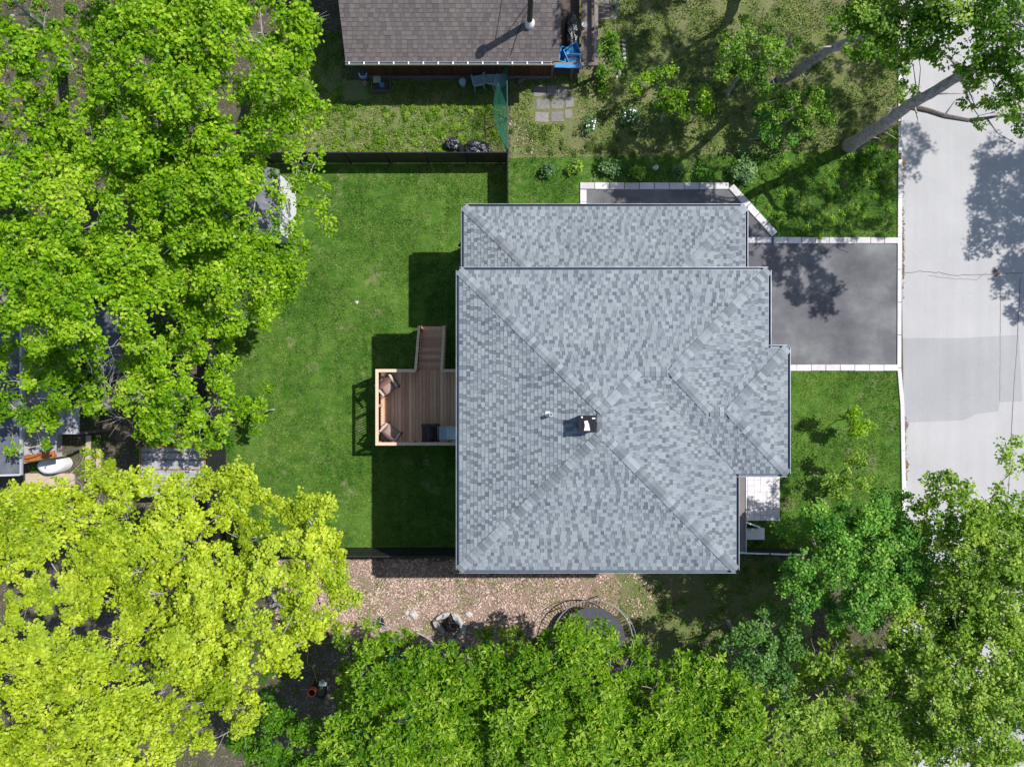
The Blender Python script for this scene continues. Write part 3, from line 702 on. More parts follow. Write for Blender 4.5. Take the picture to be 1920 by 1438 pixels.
# green chain link
a = Vector((*P2(952,300),0)); b = Vector((*P2(951,150),0)); t = thing('chain_link_fence', 'green chain link fence running from the brown house to the boundary corner', 'fence', (a+b)/2); off = -t.location
hh = 1.45
for k in range(3):
    p0 = a+(b-a)*k/2; mb = MB(); mb.tube([p0,p0+Vector((0,0,hh+.05))],.03,8); mb.build('post', M_GREENWIRE, t, off)
mb = MB(); mb.tube([a+Vector((0,0,hh)),b+Vector((0,0,hh))],.022,6); mb.build('top_rail', M_GREENWIRE, t, off)
mb = MB(); L = (b-a).length; sp = .085
for s_ in (-1,1):
    k = -int(hh/sp)
    while k*sp < L+hh:
        y0_ = k*sp; pts = []
        l0 = max(0, y0_) if s_ > 0 else max(0, y0_-hh); 
        # diagonal wire l = y0 + s*z
        z0_, z1_ = 0.03, hh
        q0, q1 = (y0_+s_*z0_, z0_), (y0_+s_*z1_, z1_)
        def cut(q, r, lim, sign):
            return q
        (la, za), (lb, zb) = q0, q1
        for _ in range(1):
            if la == lb: continue
            def clampend(l, z, l2, z2):
                if l < 0: f_ = (0-l)/(l2-l); return 0, z+(z2-z)*f_
                if l > L: f_ = (L-l)/(l2-l); return L, z+(z2-z)*f_
                return l, z
            if (la < 0 and lb < 0) or (la > L and lb > L): break
            (la, za), (lb, zb) = clampend(la, za, lb, zb), clampend(lb, zb, la, za)
            dn = (b-a)/L; w = .012*s_
            bl = lambda l,z: -.55*(z/hh)*max(0,math.sin(math.pi*(1-l/L)))**.8
            mid_ = [(la+(lb-la)*q/4, za+(zb-za)*q/4) for q in range(5)]
            mb.tube([a+dn*l_+Vector((w+bl(L-l_,z_2),0,z_2)) for l_,z_2 in mid_], .006, 3, False)
        k += 1
mb.build('wire_mesh', M_GREENWIRE, t, off)

# ------------------------------------------------------------------ brown neighbouring house
ZN, SN = 2.3, .62
nbh = thing('bungalow', 'low brown bungalow with weathered brown shingles at the top edge', 'house', P(850,60,0)); off = -nbh.location
nx0, nx1 = P2(648,0,ZN)[0], P2(1048,0,ZN)[0]; nyE = P2(0,116,ZN)[1]; nyR = nyE+5.0
poly = [(nx0,nyE),(nx1,nyE),(nx1+.10,nyR),(nx0-.02,nyR)]
mb = MB(); mb.poly([(x,y,ZN+SN*(y-nyE)) for x,y in poly]); mb.poly([(nx0,nyR,ZN+SN*5),(nx1,nyR,ZN+SN*5),(nx1,nyR+5,ZN),(nx0,nyR+5,ZN)])
mb.poly([(nx0,nyE,ZN-.02),(nx1,nyE,ZN-.02),(nx1,nyR+5,ZN-.02),(nx0,nyR+5,ZN-.02)])
nroof = mb.build('roof', M_DECKROOF, nbh, off)
sh = MB(); shingle_face(sh, poly, S_, -nyE, ZN, SN, .128, lambda d: random.uniform(.17,.24), .010, .016, .5)
sh.t = [min(1,max(0,.5+(x-.5)*.55+random.gauss(0,.1))) for x in sh.t]
o = sh.build('shingles', M_BSHINGLE, nroof); o['kind'] = 'stuff'
# gutter and its brackets
mb = MB(); y = nyE-.06
mb.bar((nx0-.02,y+.045,ZN-.02),(nx1-.25,y+.045,ZN-.02),.012,.11); mb.bar((nx0-.02,y,ZN-.08),(nx1-.25,y,ZN-.08),.09,.012); mb.bar((nx0-.02,y-.05,ZN-.03),(nx1-.25,y-.05,ZN-.03),.012,.10)
gt = mb.build('gutter', M_STEEL, nbh, off)
for k in range(14):
    x = P2(655+27.8*k,0,ZN)[0]; mb = MB(); mb.box(x-.025,x+.025,y-.06,y+.05,ZN+.022,ZN+.034); mb.build('bracket', M_WHITE, gt)
wy = P2(0,147)[1]; wx0, wx1 = P2(690,0,0)[0]+.1, P2(1034,0,0)[0]
mb = MB(); nbd = int((wx1-wx0)/.13)
for k in range(nbd):
    x = wx0+(wx1-wx0)*k/nbd; mb.box(x+.004,x+(wx1-wx0)/nbd-.004,wy-.02-.008*(k%2),wy+.02,.32,ZN-.03,tone=random.random())
mb.box(wx0,wx1,wy+.02,nyR+4.6,.0,ZN-.03,tone=.2)
mb.build('wall', M_BRWALL, nbh, off)
mb = MB(); mb.box(wx0-.02,wx1+.02,wy-.06,wy-.031,0,.31); mb.build('foundation', M_FOUND, nbh, off)
wxx = P2(851,0,1.9)[0]; mb = MB(); mb.box(wxx-.24,wxx+.24,wy-.07,wy-.032,1.55,1.62); mb.box(wxx-.24,wxx+.24,wy-.07,wy-.032,1.80,1.87); mb.box(wxx-.24,wxx-.17,wy-.07,wy-.032,1.62,1.80); mb.box(wxx+.17,wxx+.24,wy-.07,wy-.032,1.62,1.80)
wv = mb.build('vent_frame', M_WHITE, nbh, off); mb = MB(); mb.box(wxx-.17,wxx+.17,wy-.05,wy-.032,1.62,1.80); mb.build('vent_grille', M_BLACK, wv)
# metal flue
fx, fy = P2(993,44,3.0); fz = ZN+SN*(fy-nyE)
mb = MB(); mb.lathe([(.20,-.16),(.19,.06),(.15,.16),(.11,.24)], 18, (fx,fy,fz)); fl0 = mb.build('flue', M_WHITE, nbh, off)
mb = MB(); mb.lathe([(.105,0),(.105,2.25),(.17,2.25),(.17,2.34),(.02,2.50)], 16, (fx,fy,fz)); mb.build('flue_pipe', M_DKFRAME, fl0)
mb = MB()
for sx in (-1,1): mb.tube([(fx+sx*.10,fy,fz+1.5),(fx+sx*.75,fy+1.3,fz+1.0)], .014, 5)
mb.build('brace', M_STEEL, fl0)
mb = MB(); q0 = P(950,22,3.3); mb.tube([(fx-.1,fy+.25,fz+.35),(fx-.45,fy-.3,ZN+SN*(fy-.3-nyE)+.03),(fx-.72,fy-.95,ZN+SN*(fy-.95-nyE)+.03)], .012, 4); mb.build('cable', M_BLACK, nbh, off)

# side landing of old timber, east of the bungalow
ld = thing('timber_landing', 'weathered timber landing with rails at the right end of the bungalow', 'landing', P(1090,60,0)); off = -ld.location
zl = 1.0; lx0 = P2(1036,0,zl)[0]; lx1 = P2(1116,0,zl)[0]; lyS = P2(0,128,zl)[1]
for k in range(5):
    x = P2(1090,0,zl)[0]+k*.115; mb = MB(); mb.box(x+.004,x+.111,lyS+.06,lyS+4.5,zl-.05,zl+.004*(k%3),tone=random.uniform(.25,.8)); mb.build('plank', M_OLDWOOD, ld, off)
mb = MB(); mb.box(lx0,P2(1089,0,zl)[0],lyS+.06,lyS+4.5,.35,.40,tone=.1); mb.build('floor', M_OLDWOOD, ld, off)
mb = MB(); mb.bar((lx0-.1,lyS,zl+.35),(lx1+.05,lyS,zl+.35),.12,.06,tone=.85); mb.build('rail', M_OLDWOOD, ld, off)
mb = MB(); mb.bar((lx1,lyS+.07,zl+.35),(lx1,lyS+4.5,zl+.35),.15,.06,tone=.9); mb.build('rail', M_OLDWOOD, ld, off)
for x, y in ((lx0,lyS),(lx0+.8,lyS),(lx1,lyS),(lx1,lyS+1.6),(lx1,lyS+2.9)):
    mb = MB(); mb.box(x-.05,x+.05,y-.05,y+.05,0,zl+.32,tone=.4); mb.build('post', M_OLDWOOD, ld, off)
for k in range(5):
    y = P2(0,20,.5)[1]-.35+k*.17; x = lx1+.1; mb = MB(); mb.box(x+.05,x+.55,y,y+.10,.42-.02*k,.46-.02*k,tone=.8); mb.build('stair_tread', M_OLDWOOD, ld, off)
def crumple(name, label, cat, c, sx, sy, sz, mat, group=None, seed=0, n=(12,7), amt=.25):
    """a slumped bag or tarp lying on something"""
    R = random.Random(seed); mb = MB(); nu, nv = n
    jit = [[1+R.uniform(-amt,amt) for _ in range(nu)] for _ in range(nv+1)]
    vs = []
    for j in range(nv+1):
        ph = (j/nv)*math.pi/2
        for i in range(nu):
            a = 2*math.pi*i/nu; r = math.cos(ph)**.6*jit[j][i]
            vs.append((sx*r*math.cos(a), sy*r*math.sin(a), sz*math.sin(ph)*(.8+.3*jit[j][i])+.01))
    fs = [(j*nu+i, j*nu+(i+1)%nu, (j+1)*nu+(i+1)%nu, (j+1)*nu+i) for j in range(nv) for i in range(nu)]
    mb.add(vs, fs); o = mb.build(name, mat, None, c)
    return tag(o, label, cat, group)
crumple('tarp', 'black crumpled tarp lying between the bungalow roof and the landing planks', 'tarp', P(1073,66,.42), .30, .75, .35, M_BAG, seed=2)
def crate(label, px, py, z, rz, m, s=(.34,.26,.20), tilt=0):
    t = thing('plastic_bin', label, 'bin', P(px,py,z), rz); t.rotation_euler = (tilt, tilt*.6, rz)
    x, y, h_ = s; w = .02; mb = MB(); mb.box(-x,x,-y,y,0,w); mb.build('base', m, t)
    mb = MB(); mb.box(-x,-x+w,-y,y,w,h_); mb.box(x-w,x,-y,y,w,h_); mb.box(-x+w,x-w,-y,-y+w,w,h_); mb.box(-x+w,x-w,y-w,y,w,h_); mb.build('side', m, t)
    mb = MB(); mb.box(-x-.03,x+.03,-y-.03,-y+.005,h_,h_+.03); mb.box(-x-.03,x+.03,y-.005,y+.03,h_,h_+.03); mb.box(-x-.03,-x+.005,-y+.006,y-.006,h_,h_+.03); mb.box(x-.005,x+.03,-y+.006,y-.006,h_,h_+.03); mb.build('rim', m, t)
    return t
crate('bright blue plastic bin tipped on its side at the landing corner', 1068,101,1.05,.7, M_TARP, tilt=.5)
crate('pale blue plastic bin in front of the bright blue bin', 1073,116,1.0,-.05, M_LTBLUE, (.30,.20,.22))
crate('dark blue plastic bin standing on edge beside the gutter end', 1055,108,1.0,1.4, M_TARP, (.28,.12,.25))
sl_ = MB(); sl_.prism([(-.55,-.05),(.5,-.09),(.52,.05),(-.5,.08)],0,.04); tag(sl_.build('plastic_sheet', M_TARP, None, P(1065,125,1.39)), 'flat blue plastic sheet lying along the landing rail', 'sheet')
bk = thing('bucket', 'small white bucket standing on the weathered landing planks', 'bucket', P(1095,52,1.0)); mb = MB(); mb.lathe([(.075,0),(.095,.22),(.10,.22),(.085,.20),(.07,.05),(.001,.05)],16); mb.build('body', M_WHITE, bk); mb = MB(); mb.tube([(.098*math.cos(a),.098*math.sin(a),.225) for a in [i*.4 for i in range(16)]],.008,5); mb.build('rim', M_GREYPL, bk)
dp = MB(); dp.tube([P(1117,14,1.6),P(1117,20,.2)],.06,10); 

# things along the bungalow wall
def pot(label, px, py, r, h_, m, name='bucket', cat='bucket', z=0, lid=None):
    t = thing(name, label, cat, P(px,py,z)); mb = MB(); mb.lathe([(r*.8,0),(r,h_),(r*.9,h_),(r*.75,.06),(.001,.06)] ,18); mb.build('body', m, t)
    if lid: mb = MB(); mb.lathe([(r*1.06,h_),(r*1.06,h_+.03),(r*.9,h_+.045),(.001,h_+.05)],18); mb.build('lid', lid, t)
    return t
pot('round pail with pale blue lid near the bungalow wall', 868,160, .14,.35, M_GREYPL, lid=M_LTBLUE)
pot('small pinkish flower pot beside the broken white basin', 685,159, .10,.14, plain('pink clay',(.45,.30,.28)), 'flower_pot', 'pot')
bs = thing('basin', 'broken white plastic basin at the bungalow corner', 'basin', P(682,143,0)); mb = MB(); 
prof = [(.16*math.cos(a),.12*math.sin(a)) for a in np.linspace(math.pi*.9,math.pi*2.1,9)]
for (x0_,y0_),(x1_,y1_) in zip(prof,prof[1:]): mb.bar((x0_,y0_,.1),(x1_,y1_,.1),.06,.2)
mb.build('shell', M_LTBLUE, bs)
def plastic_chair(label, px, py, rz, m):
    t = thing('garden_chair', label, 'chair', P(px,py,0), rz, 'plastic chairs by the bungalow')
    mb = MB(); mb.prism([(-.20,-.20),(.22,-.22),(.22,.22),(-.20,.20)],.40,.43); mb.build('seat', m, t)
    mb = MB(); mb.add([(-.20,-.20,.43),(-.20,.20,.43),(-.33,.22,.85),(-.33,-.22,.85),(-.225,-.20,.43),(-.225,.20,.43),(-.355,.22,.85),(-.355,-.22,.85)],[(0,1,2,3),(7,6,5,4),(3,2,6,7),(0,3,7,4),(1,5,6,2)]); mb.build('backrest', m, t)
    for s_ in (-1,1):
        mb = MB(); mb.tube([(-.26,.22*s_,.62),(.05,.25*s_,.64),(.22,.24*s_,.60),(.24,.23*s_,.42)],.025,6); mb.build('armrest', m, t)
        for x in (-.2,.2): mb = MB(); mb.tube([(x,.19*s_,.40),(x*1.2,.22*s_,0)],.022,6); mb.build('leg', m, t)
    return t
plastic_chair('pale plastic chair beside the round pail', 898,160, math.radians(100), M_LTBLUE)
plastic_chair('pale plastic chair next to the grey tub', 919,157, math.radians(75), M_GREYPL)
tb = thing('storage_tub', 'grey blue plastic tub beside the green chain link fence', 'tub', P(937,157,0), .05); mb = MB(); mb.add([(-.20,-.16,0),(.20,-.16,0),(.20,.16,0),(-.20,.16,0),(-.26,-.20,.42),(.26,-.20,.42),(.26,.20,.42),(-.26,.20,.42)],[(0,1,5,4),(1,2,6,5),(2,3,7,6),(3,0,4,7),(0,3,2,1)]); mb.build('body', M_GREYPL, tb); mb = MB(); mb.box(-.28,.28,-.22,.22,.42,.46); mb.build('lid', M_LTBLUE, tb)
bx_ = thing('planter_box', 'open wooden planter box with plastic scraps by the bungalow wall', 'planter', P(716,160,0), .03); mb = MB()
mb.box(-.36,.36,-.32,.16,0,.05); mb.build('base', M_OLDWOOD, bx_)
for k,(x0_,x1_,y0_,y1_) in enumerate(((-.36,.36,-.35,-.32),(-.36,.36,.16,.19),(-.39,-.36,-.35,.19),(.36,.39,-.35,.19))): mb = MB(); mb.box(x0_,x1_,y0_,y1_,0,.26,tone=.5); mb.build('side_board', M_OLDWOOD, bx_)
mb = MB(); mb.box(-.30,0,-.02,.30,.265,.30); mb.build('cover', plain('pale green sheet',(.42,.47,.36)), bx_); mb = MB(); mb.lathe([(.10,.27),(.11,.36),(.08,.40),(.001,.41)],12,(.06,-.12,0)); mb.build('bowl', M_TARP, bx_)
lg = MB(); lg.tube([(-.16,-.10,.09),(.16,.10,.10)],[.09,.10],9); tag(lg.build('log', M_OLDWOOD, None, P(977,152,0)), 'short pale log lying right of the green fence', 'log')
# bags behind the screen fence
crumple('garbage_bag', 'square black bag leaning on the screen fence, left of the longer bag', 'bag', P(850,274,0), .34,.26,.40, M_BAG, 'black bags behind the screen fence', 3)
crumple('garbage_bag', 'long shiny black bag behind the screen fence near its right end', 'bag', P(893,283,0), .62,.34,.45, M_BAG, 'black bags behind the screen fence', 5)
# broken concrete slabs by the bungalow
sl = thing('stepping_slabs', 'group of broken concrete slabs in the rough yard', 'slabs', P(1035,195,0)); 
for px_,py_,w_,h_,r_ in ((1012,172,.5,.42,.02),(1035,170,.42,.40,-.03),(1055,174,.38,.40,.05),(1018,196,.55,.44,.04),(1045,195,.5,.42,0),(1068,191,.34,.44,.08),(1016,220,.55,.40,-.05),(1045,219,.52,.42,.06),(1066,214,.3,.36,.1)):
    mb = MB(); mb.box(-w_/2,w_/2,-h_/2,h_/2,-.012,.012,tone=random.random()*.4); mb.build('slab', M_SLAB, sl, P(px_,py_,.006)-sl.location, r_)
bo = thing('stone_border', 'curved row of small pale stones beside the landing', 'border', P(1168,110,0))
for k in range(9):
    q = P(1168+math.sin(k*.4)*2-max(0,k-5)*4, 78+k*8.5, .02); mb = MB(); r_ = random.uniform(.07,.11); mb.lathe([(r_*.9,0),(r_,.05),(r_*.6,.11),(.01,.12)],8,(0,0,0),1.2,.8,random.random()); mb.build('stone', M_STONE, bo, q-bo.location, random.random()*3)
pd = sheet('garden_path', 'grey paved square at the top edge beside the landing', [(1126,-60),(1160,-60),(1160,38),(1126,38)], .010, M_MEMBRANE)

# ------------------------------------------------------------------ white shed at the north west corner of the lawn
zs = 2.2
s_ = thing('garden_shed', 'small garden shed with grey roof and white walls under the tree at the lawn corner', 'shed', P(505,385,0)); off = -s_.location
x1_ = P2(555,0,0)[0]; x0_ = P2(440,0,zs)[0]; y0_ = P2(0,457,0)[1]; y1_ = P2(0,318,zs)[1]
wx1_ = x1_-.0
mb = MB(); mb.prism([(x0_+.15,y0_),(wx1_,y0_),(wx1_,y1_-.15),(x0_+.15,y1_-.15)],0,zs-.08); mb.build('wall', M_WHITE, s_, off)
xm = (x0_+x1_)/2
mb = MB()
rz0, rz1 = zs, zs+.75
L0, L1, D0, D1 = x0_-.05, x1_+.02, y0_-.10, y1_
mb.add([(L0,D0,rz0),(xm,D0,rz1),(xm,D1,rz1),(L0,D1,rz0),(L1,D0,rz0),(L1,D1,rz0)],[(0,1,2,3),(1,4,5,2)])
mb.add([(L0,D0,rz0-.06),(xm,D0,rz1-.06),(xm,D1,rz1-.06),(L0,D1,rz0-.06),(L1,D0,rz0-.06),(L1,D1,rz0-.06)],[(3,2,1,0),(2,5,4,1)])
mb.add([(L1,D0,rz0),(L1,D0,rz0-.06),(L1,D1,rz0-.06),(L1,D1,rz0),(L0,D0,rz0),(L0,D0,rz0-.06),(L0,D1,rz0-.06),(L0,D1,rz0)],[(0,1,2,3),(7,6,5,4)])
mb.build('roof', plain('grey roof sheet',(.13,.14,.165),.8,.25,4), s_, off)
mb = MB(); mb.add([(x0_+.15,y0_+.003,zs-.08),(wx1_,y0_+.003,zs-.08),(xm,y0_+.003,rz1-.07),(x0_+.15,y0_+.05,zs-.08),(wx1_,y0_+.05,zs-.08),(xm,y0_+.05,rz1-.07)],[(0,1,2),(5,4,3)]); mb.build('gable', M_WHITE, s_, off)
mb = MB(); mb.box(wx1_-.01,wx1_+.03,(y0_+y1_)/2-.45,(y0_+y1_)/2+.45,.05,1.95); dr = mb.build('door', M_WHITE, s_, off)
mb = MB(); mb.box(wx1_+.03,wx1_+.06,(y0_+y1_)/2+.3,(y0_+y1_)/2+.34,.95,1.1); mb.build('handle', M_BLACK, dr)

# ------------------------------------------------------------------ neighbouring lot on the left
lh = thing('outbuilding', 'dark slate roofed building with white roof edge at the left edge', 'building', P(-40,760,0)); off = -lh.location
z_ = 3.0; rx1 = P2(39,0,z_)[0]; ry0 = P2(0,888,z_)[1]; ry1 = P2(0,600,z_)[1]
mb = MB(); mb.add([(rx1,ry0,z_),(rx1,ry1,z_),(rx1-4,ry1,z_+1.2),(rx1-4,ry0,z_+1.2)],[(0,1,2,3)]); mb.box(rx1-4,rx1-.01,ry0+.01,ry1,z_-.12,z_-.03); mb.build('roof', M_SLATE, lh, off)
mb = MB(); mb.bar((rx1+.03,ry0-.05,z_+.01),(rx1+.03,ry1,z_+.01),.07,.10); mb.add([(rx1,ry0-.07,z_+.04),(rx1,ry0-.0,z_+.04),(rx1-4,ry0,z_+1.25),(rx1-4,ry0-.07,z_+1.25)],[(0,1,2,3)]); mb.build('roof_edge', M_LTGUT, lh, off)
mb = MB(); mb.prism([(rx1-4,ry0+.3),(rx1-.35,ry0+.3),(rx1-.35,ry1-.1),(rx1-4,ry1-.1)],0,z_-.13); mb.build('wall', M_SIDING, lh, off)
# sheet metal canopy beside it
cp = thing('lean_to', 'weathered grey sheet canopy beside the slate roofed building', 'canopy', P(75,790,0)); off = -cp.location
z_ = 2.2
xs_ = [43,74,95,107]
for a_, b_ in zip(xs_, xs_[1:]):
    q0 = P2(a_+.6,852,z_); q1 = P2(b_-.6,690,z_); mb = MB(); mb.box(q0[0],q1[0],q0[1],q1[1],z_,z_+.02+random.uniform(0,.01)); mb.build('panel', M_PANEL, cp, off)
for a_ in (108,121.5,135):
    q0 = P2(a_+.6,814,z_); q1 = P2(a_+13,760,z_); mb = MB(); mb.box(q0[0],q1[0],q0[1],q1[1],z_-.05,z_-.03+random.uniform(0,.01)); mb.build('panel', M_PANEL, cp, off)
for px_, py_ in ((45,848),(106,846),(45,695),(106,695),(148,812)):
    q = P2(px_,py_,z_); mb = MB(); mb.box(q[0]-.05,q[0]+.05,q[1]-.05,q[1]+.05,0,z_-.06); mb.build('post', M_OLDWOOD, cp, off)
mb = MB(); a_ = P(43,861,z_+.05); b_ = P(104,851,z_+.05); mb.bar(a_,b_,.26,.12); tag(mb.build('timber_beam', M_ORWOOD), 'orange stained timber beam along the canopy edge', 'beam')
# oval cover
mb = MB(); prof = []
nu = 28
for j in range(7):
    ph = j/6*math.pi/2
    for i in range(nu):
        a_ = 2*math.pi*i/nu; r = math.cos(ph)**.5; zz = .55*math.sin(ph)**.7*(1+.10*math.sin(3*a_+.6)*math.cos(ph))+.3
        mb.v.append((.56*r*math.cos(a_), .36*r*math.sin(a_), zz if j else .05))
for j in range(6):
    for i in range(nu): mb.f.append((j*nu+i,j*nu+(i+1)%nu,(j+1)*nu+(i+1)%nu,(j+1)*nu+i)); mb.t.append(.5)
tag(mb.build('oval_cover', M_WHITE, None, P(104,871,.3)-Vector((0,0,.3)), .15, smooth=True), 'white oval domed cover on the ground beside the orange beam', 'cover')
mb = MB(); mb.box(-1.08,1.05,-.32,.22,.0,.05); tag(mb.build('wooden_board', M_PLY, None, P(94,897,0)), 'large pale wooden board lying below the white oval cover', 'board')
for k,(px_,l_,lab) in enumerate(((176,900,'left of two pale planks lying upright in the picture under the trees'),(187,905,'right of two pale planks lying under the trees'))):
    q = P2(px_,l_); q2 = P2(px_,815); mb = MB(); mb.box(-.10,.10,-(q2[1]-q[1])/2,(q2[1]-q[1])/2,.02,.07); o = mb.build('plank', M_PLY, None, (q[0],(q[1]+q2[1])/2,.35*(1-k)+.02),-.03+.05*k); tag(o, lab, 'plank', 'pale planks under the trees')
# rusty framed panel roof
fr = thing('frame_shelter', 'low shelter of grey panels in a rusty frame beside the board fence', 'shelter', P(320,880,0)); off = -fr.location
z_ = 1.7; ysr = [838,848,862.5,880,895,911,930]
for k in range(6):
    q0 = P2(264,ysr[k+1]-1,z_); q1 = P2(383,ysr[k]+1,z_); mb = MB(); mb.box(q0[0],q1[0],q0[1],q1[1],z_,z_+.015); mb.build('panel', M_PANEL, fr, off)
for k,yy in enumerate(ysr):
    a_ = P(262,yy,z_+.03); b_ = P(385,yy,z_+.03); mb = MB(); mb.bar(a_,b_,.04,.05); mb.build('crossbar', M_RUST if k < 4 else M_STEEL, fr, off)
for px_ in (262.5,384.5):
    mb = MB(); mb.bar(P(px_,838,z_+.075),P(px_,930,z_+.075),.05,.035); mb.build('side_rail', M_RUST, fr, off)
    for py_ in (840,928): q = P2(px_,py_,z_); mb = MB(); mb.box(q[0]-.03,q[0]+.03,q[1]-.03,q[1]+.03,0,z_-.005); mb.build('post', M_RUST, fr, off)
# dark roofed shed deeper under the trees
ds = thing('dark_shed', 'dark flat roofed shed half hidden by dead branches', 'shed', P(195,640,0)); off = -ds.location
z_ = 2.1; q0 = P2(166,700,z_); q1 = P2(226,575,z_)
mb = MB(); mb.box(q0[0],q1[0],q0[1],q1[1],z_,z_+.06); mb.build('roof', M_SLATE, ds, off); mb = MB(); mb.box(q0[0]+.12,q1[0]-.12,q0[1]+.12,q1[1]-.12,0,z_-.003); mb.build('wall', M_OLDWOOD, ds, off)

# ------------------------------------------------------------------ south yard: trampoline, fire ring, shredder
tc = P(1111,1200,.9); tp = thing('trampoline', 'round trampoline with dark mat half hidden under the leaves', 'trampoline', (tc.x,tc.y,0))
R_ = 1.62
mb = MB(); mb.lathe([(.001,.84),(R_*.82,.85),(R_*.82,.86),(.001,.87)],48); mb.build('mat', M_TRAMP, tp)
mb = MB(); mb.tube([(R_*math.cos(a),R_*math.sin(a),.88) for a in np.linspace(0,2*math.pi,65)],.025,6,False); mb.build('frame', M_STEEL, tp)
mb = MB()
for k in range(72):
    a = 2*math.pi*k/72; mb.bar((R_*.82*math.cos(a),R_*.82*math.sin(a),.865),(R_*math.cos(a),R_*math.sin(a),.875),.022,.012)
mb.build('springs', M_DKFRAME, tp)
mb = MB(); mb.tube([((R_+.10)*math.cos(a),(R_+.10)*math.sin(a),1.25) for a in np.linspace(0,2*math.pi,65)],.012,5,False); mb.build('net_hoop', M_STEEL, tp)
for k in range(6):
    a = 2*math.pi*(k+.3)/6; mb = MB(); mb.tube([(R_*math.cos(a),R_*math.sin(a),.86),((R_-.05)*math.cos(a),(R_-.05)*math.sin(a),0)],.024,6); mb.build('leg', M_STEEL, tp)
    mb = MB(); mb.tube([(R_*math.cos(a),R_*math.sin(a),.88),((R_+.10)*math.cos(a),(R_+.10)*math.sin(a),1.25)],.014,5); mb.build('net_pole', M_STEEL, tp)
fp = thing('fire_ring', 'fire pit ringed by rough pale stone slabs in the leaf litter', 'fire pit', P(845,1168,0))
mb = MB(); mb.lathe([(.40,.0),(.34,.05),(.15,.07),(.001,.08)],14,(0,0,.01)); mb.build('ashes', M_ASH, fp)
ring = [(832,1152,14,5,.42,.8),(858,1158,15,6,-.85,.95),(868,1174,12,6,-1.45,.5),(862,1188,8,4,.9,.3),(820,1168,9,5,-.75,.35),(828,1176,9,4,-.9,.3),(846,1199,9,5,.5,.6)]
for px_,py_,l_,w_,a_,tn in ring:
    mb = MB(); l_ = l_/45; w_ = w_/45; n_ = 9; R2 = random
    pl_ = [(l_*math.cos(2*math.pi*i/n_)*R2.uniform(.85,1.1)*(1 if abs(math.cos(2*math.pi*i/n_))>.3 else .9), w_*math.sin(2*math.pi*i/n_)*R2.uniform(.8,1.2)) for i in range(n_)]
    mb.prism(pl_, 0, .20+R2.uniform(-.04,.05), tone=tn); mb.build('stone', M_STONE, fp, P(px_,py_,0)-fp.location, a_)
for k in range(6):
    a_ = random.random()*3.1; mb = MB(); mb.tube([(-.16,0,.10+.02*k),(.16,.01,.12+.02*k)],.025,6,tone=random.random()); mb.build('firewood', M_OLDWOOD, fp, Vector((random.uniform(-.1,.1),random.uniform(-.2,.1),0)), a_)
def rock(label, px, py, r, m=M_STONE, tone=.9, group='loose stones in the leaf litter', sq=1.0):
    mb = MB(); n_ = 9; R2 = random
    prof = [(1,0),(1.02,.25),(.7,.6),(.25,.75)]; base = []
    rad = [R2.uniform(.75,1.15) for _ in range(n_)]
    for rr, zz in prof:
        for i in range(n_): mb.v.append((r*rr*rad[i]*math.cos(6.283*i/n_), r*sq*rr*rad[i]*math.sin(6.283*i/n_), r*zz*R2.uniform(.8,1.1)))
    for j in range(3):
        for i in range(n_): mb.f.append((j*n_+i,j*n_+(i+1)%n_,(j+1)*n_+(i+1)%n_,(j+1)*n_+i)); mb.t.append(tone)
    mb.f.append(tuple(3*n_+i for i in range(n_))); mb.t.append(tone)
    return tag(mb.build('stone', m, None, P(px,py,0)), label, 'stone', group)
rock('white pointed stone just right of the fire ring', 879,1152,.14,tone=1)
rock('pale pinkish stone left of the fire ring, right of its neighbour', 776,1152,.20,tone=.8)
rock('smaller pale stone left of the pinkish one', 763,1148,.12,tone=.9)
rock('grey block on the ground under the yellow green tree beside the fence', 562,1047,.2,tone=.6,sq=.6)
rock('pinkish stone among the shrubs on the north lawn strip', 1229,315,.13,tone=.85,group='loose stones on the lawn')
rock('small white stone in the middle of the back lawn', 669,567,.08,tone=1,group='loose stones on the lawn')
cc = thing('camp_chair', 'folded black camp chair left lying among the leaves left of the stones', 'chair', P(714,1165,0), .4)
for s_2 in (-1,1): mb = MB(); mb.tube([(-.16*s_2,-.2,.05),(.12*s_2,.22,.12)],.02,6); mb.build('leg', M_STEEL, cc)
mb = MB(); mb.prism([(-.15,-.18),(.15,-.18),(.13,.16),(-.13,.16)],.06,.10); mb.build('seat', M_BLACK, cc)
bsit = thing('folding_chair', 'blue folding chair under the trees below the fire ring', 'chair', P(740,1225,0), -.4)
mb = MB(); mb.prism([(-.14,-.32),(.14,-.32),(.14,.32),(-.14,.32)],.28,.32); mb.build('seat', plain('navy fabric',(.02,.07,.15)), bsit)
for s_2 in (-1,1): mb = MB(); mb.tube([(.15*s_2,-.33,0),(.15*s_2,.0,.27),(.15*s_2,.35,.5)],.016,6); mb.build('frame', M_STEEL, bsit)
# electric garden shredder
gs = thing('garden_shredder', 'orange and black garden shredder standing under the trees at the bottom', 'shredder', P(602,1282,0))
mb = MB(); mb.lathe([(.16,.72),(.17,.98),(.14,.98),(.10,.74),(.001,.73)],18,(-.12,.05,0)); hop = mb.build('hopper', M_ORANGE, gs); mb = MB(); mb.lathe([(.001,.80),(.128,.90),(.128,.905),(.001,.86)],18,(-.12,.05,0)); mb.build('funnel', M_BLACK, hop)
mb = MB(); mb.box(-.22,-.02,-.06,.16,.35,.72); mb.build('motor_box', M_BLACK, gs)
mb = MB(); mb.add([(.02,.14,.40),(.30,.06,.34),(.32,.22,.34),(.04,.30,.40),(.04,.16,.52),(.27,.10,.44),(.28,.20,.44),(.06,.27,.52)],[(4,5,6,7),(0,1,5,4),(1,2,6,5),(2,3,7,6),(3,0,4,7)]); mb.build('guard', M_GREYPL, gs)
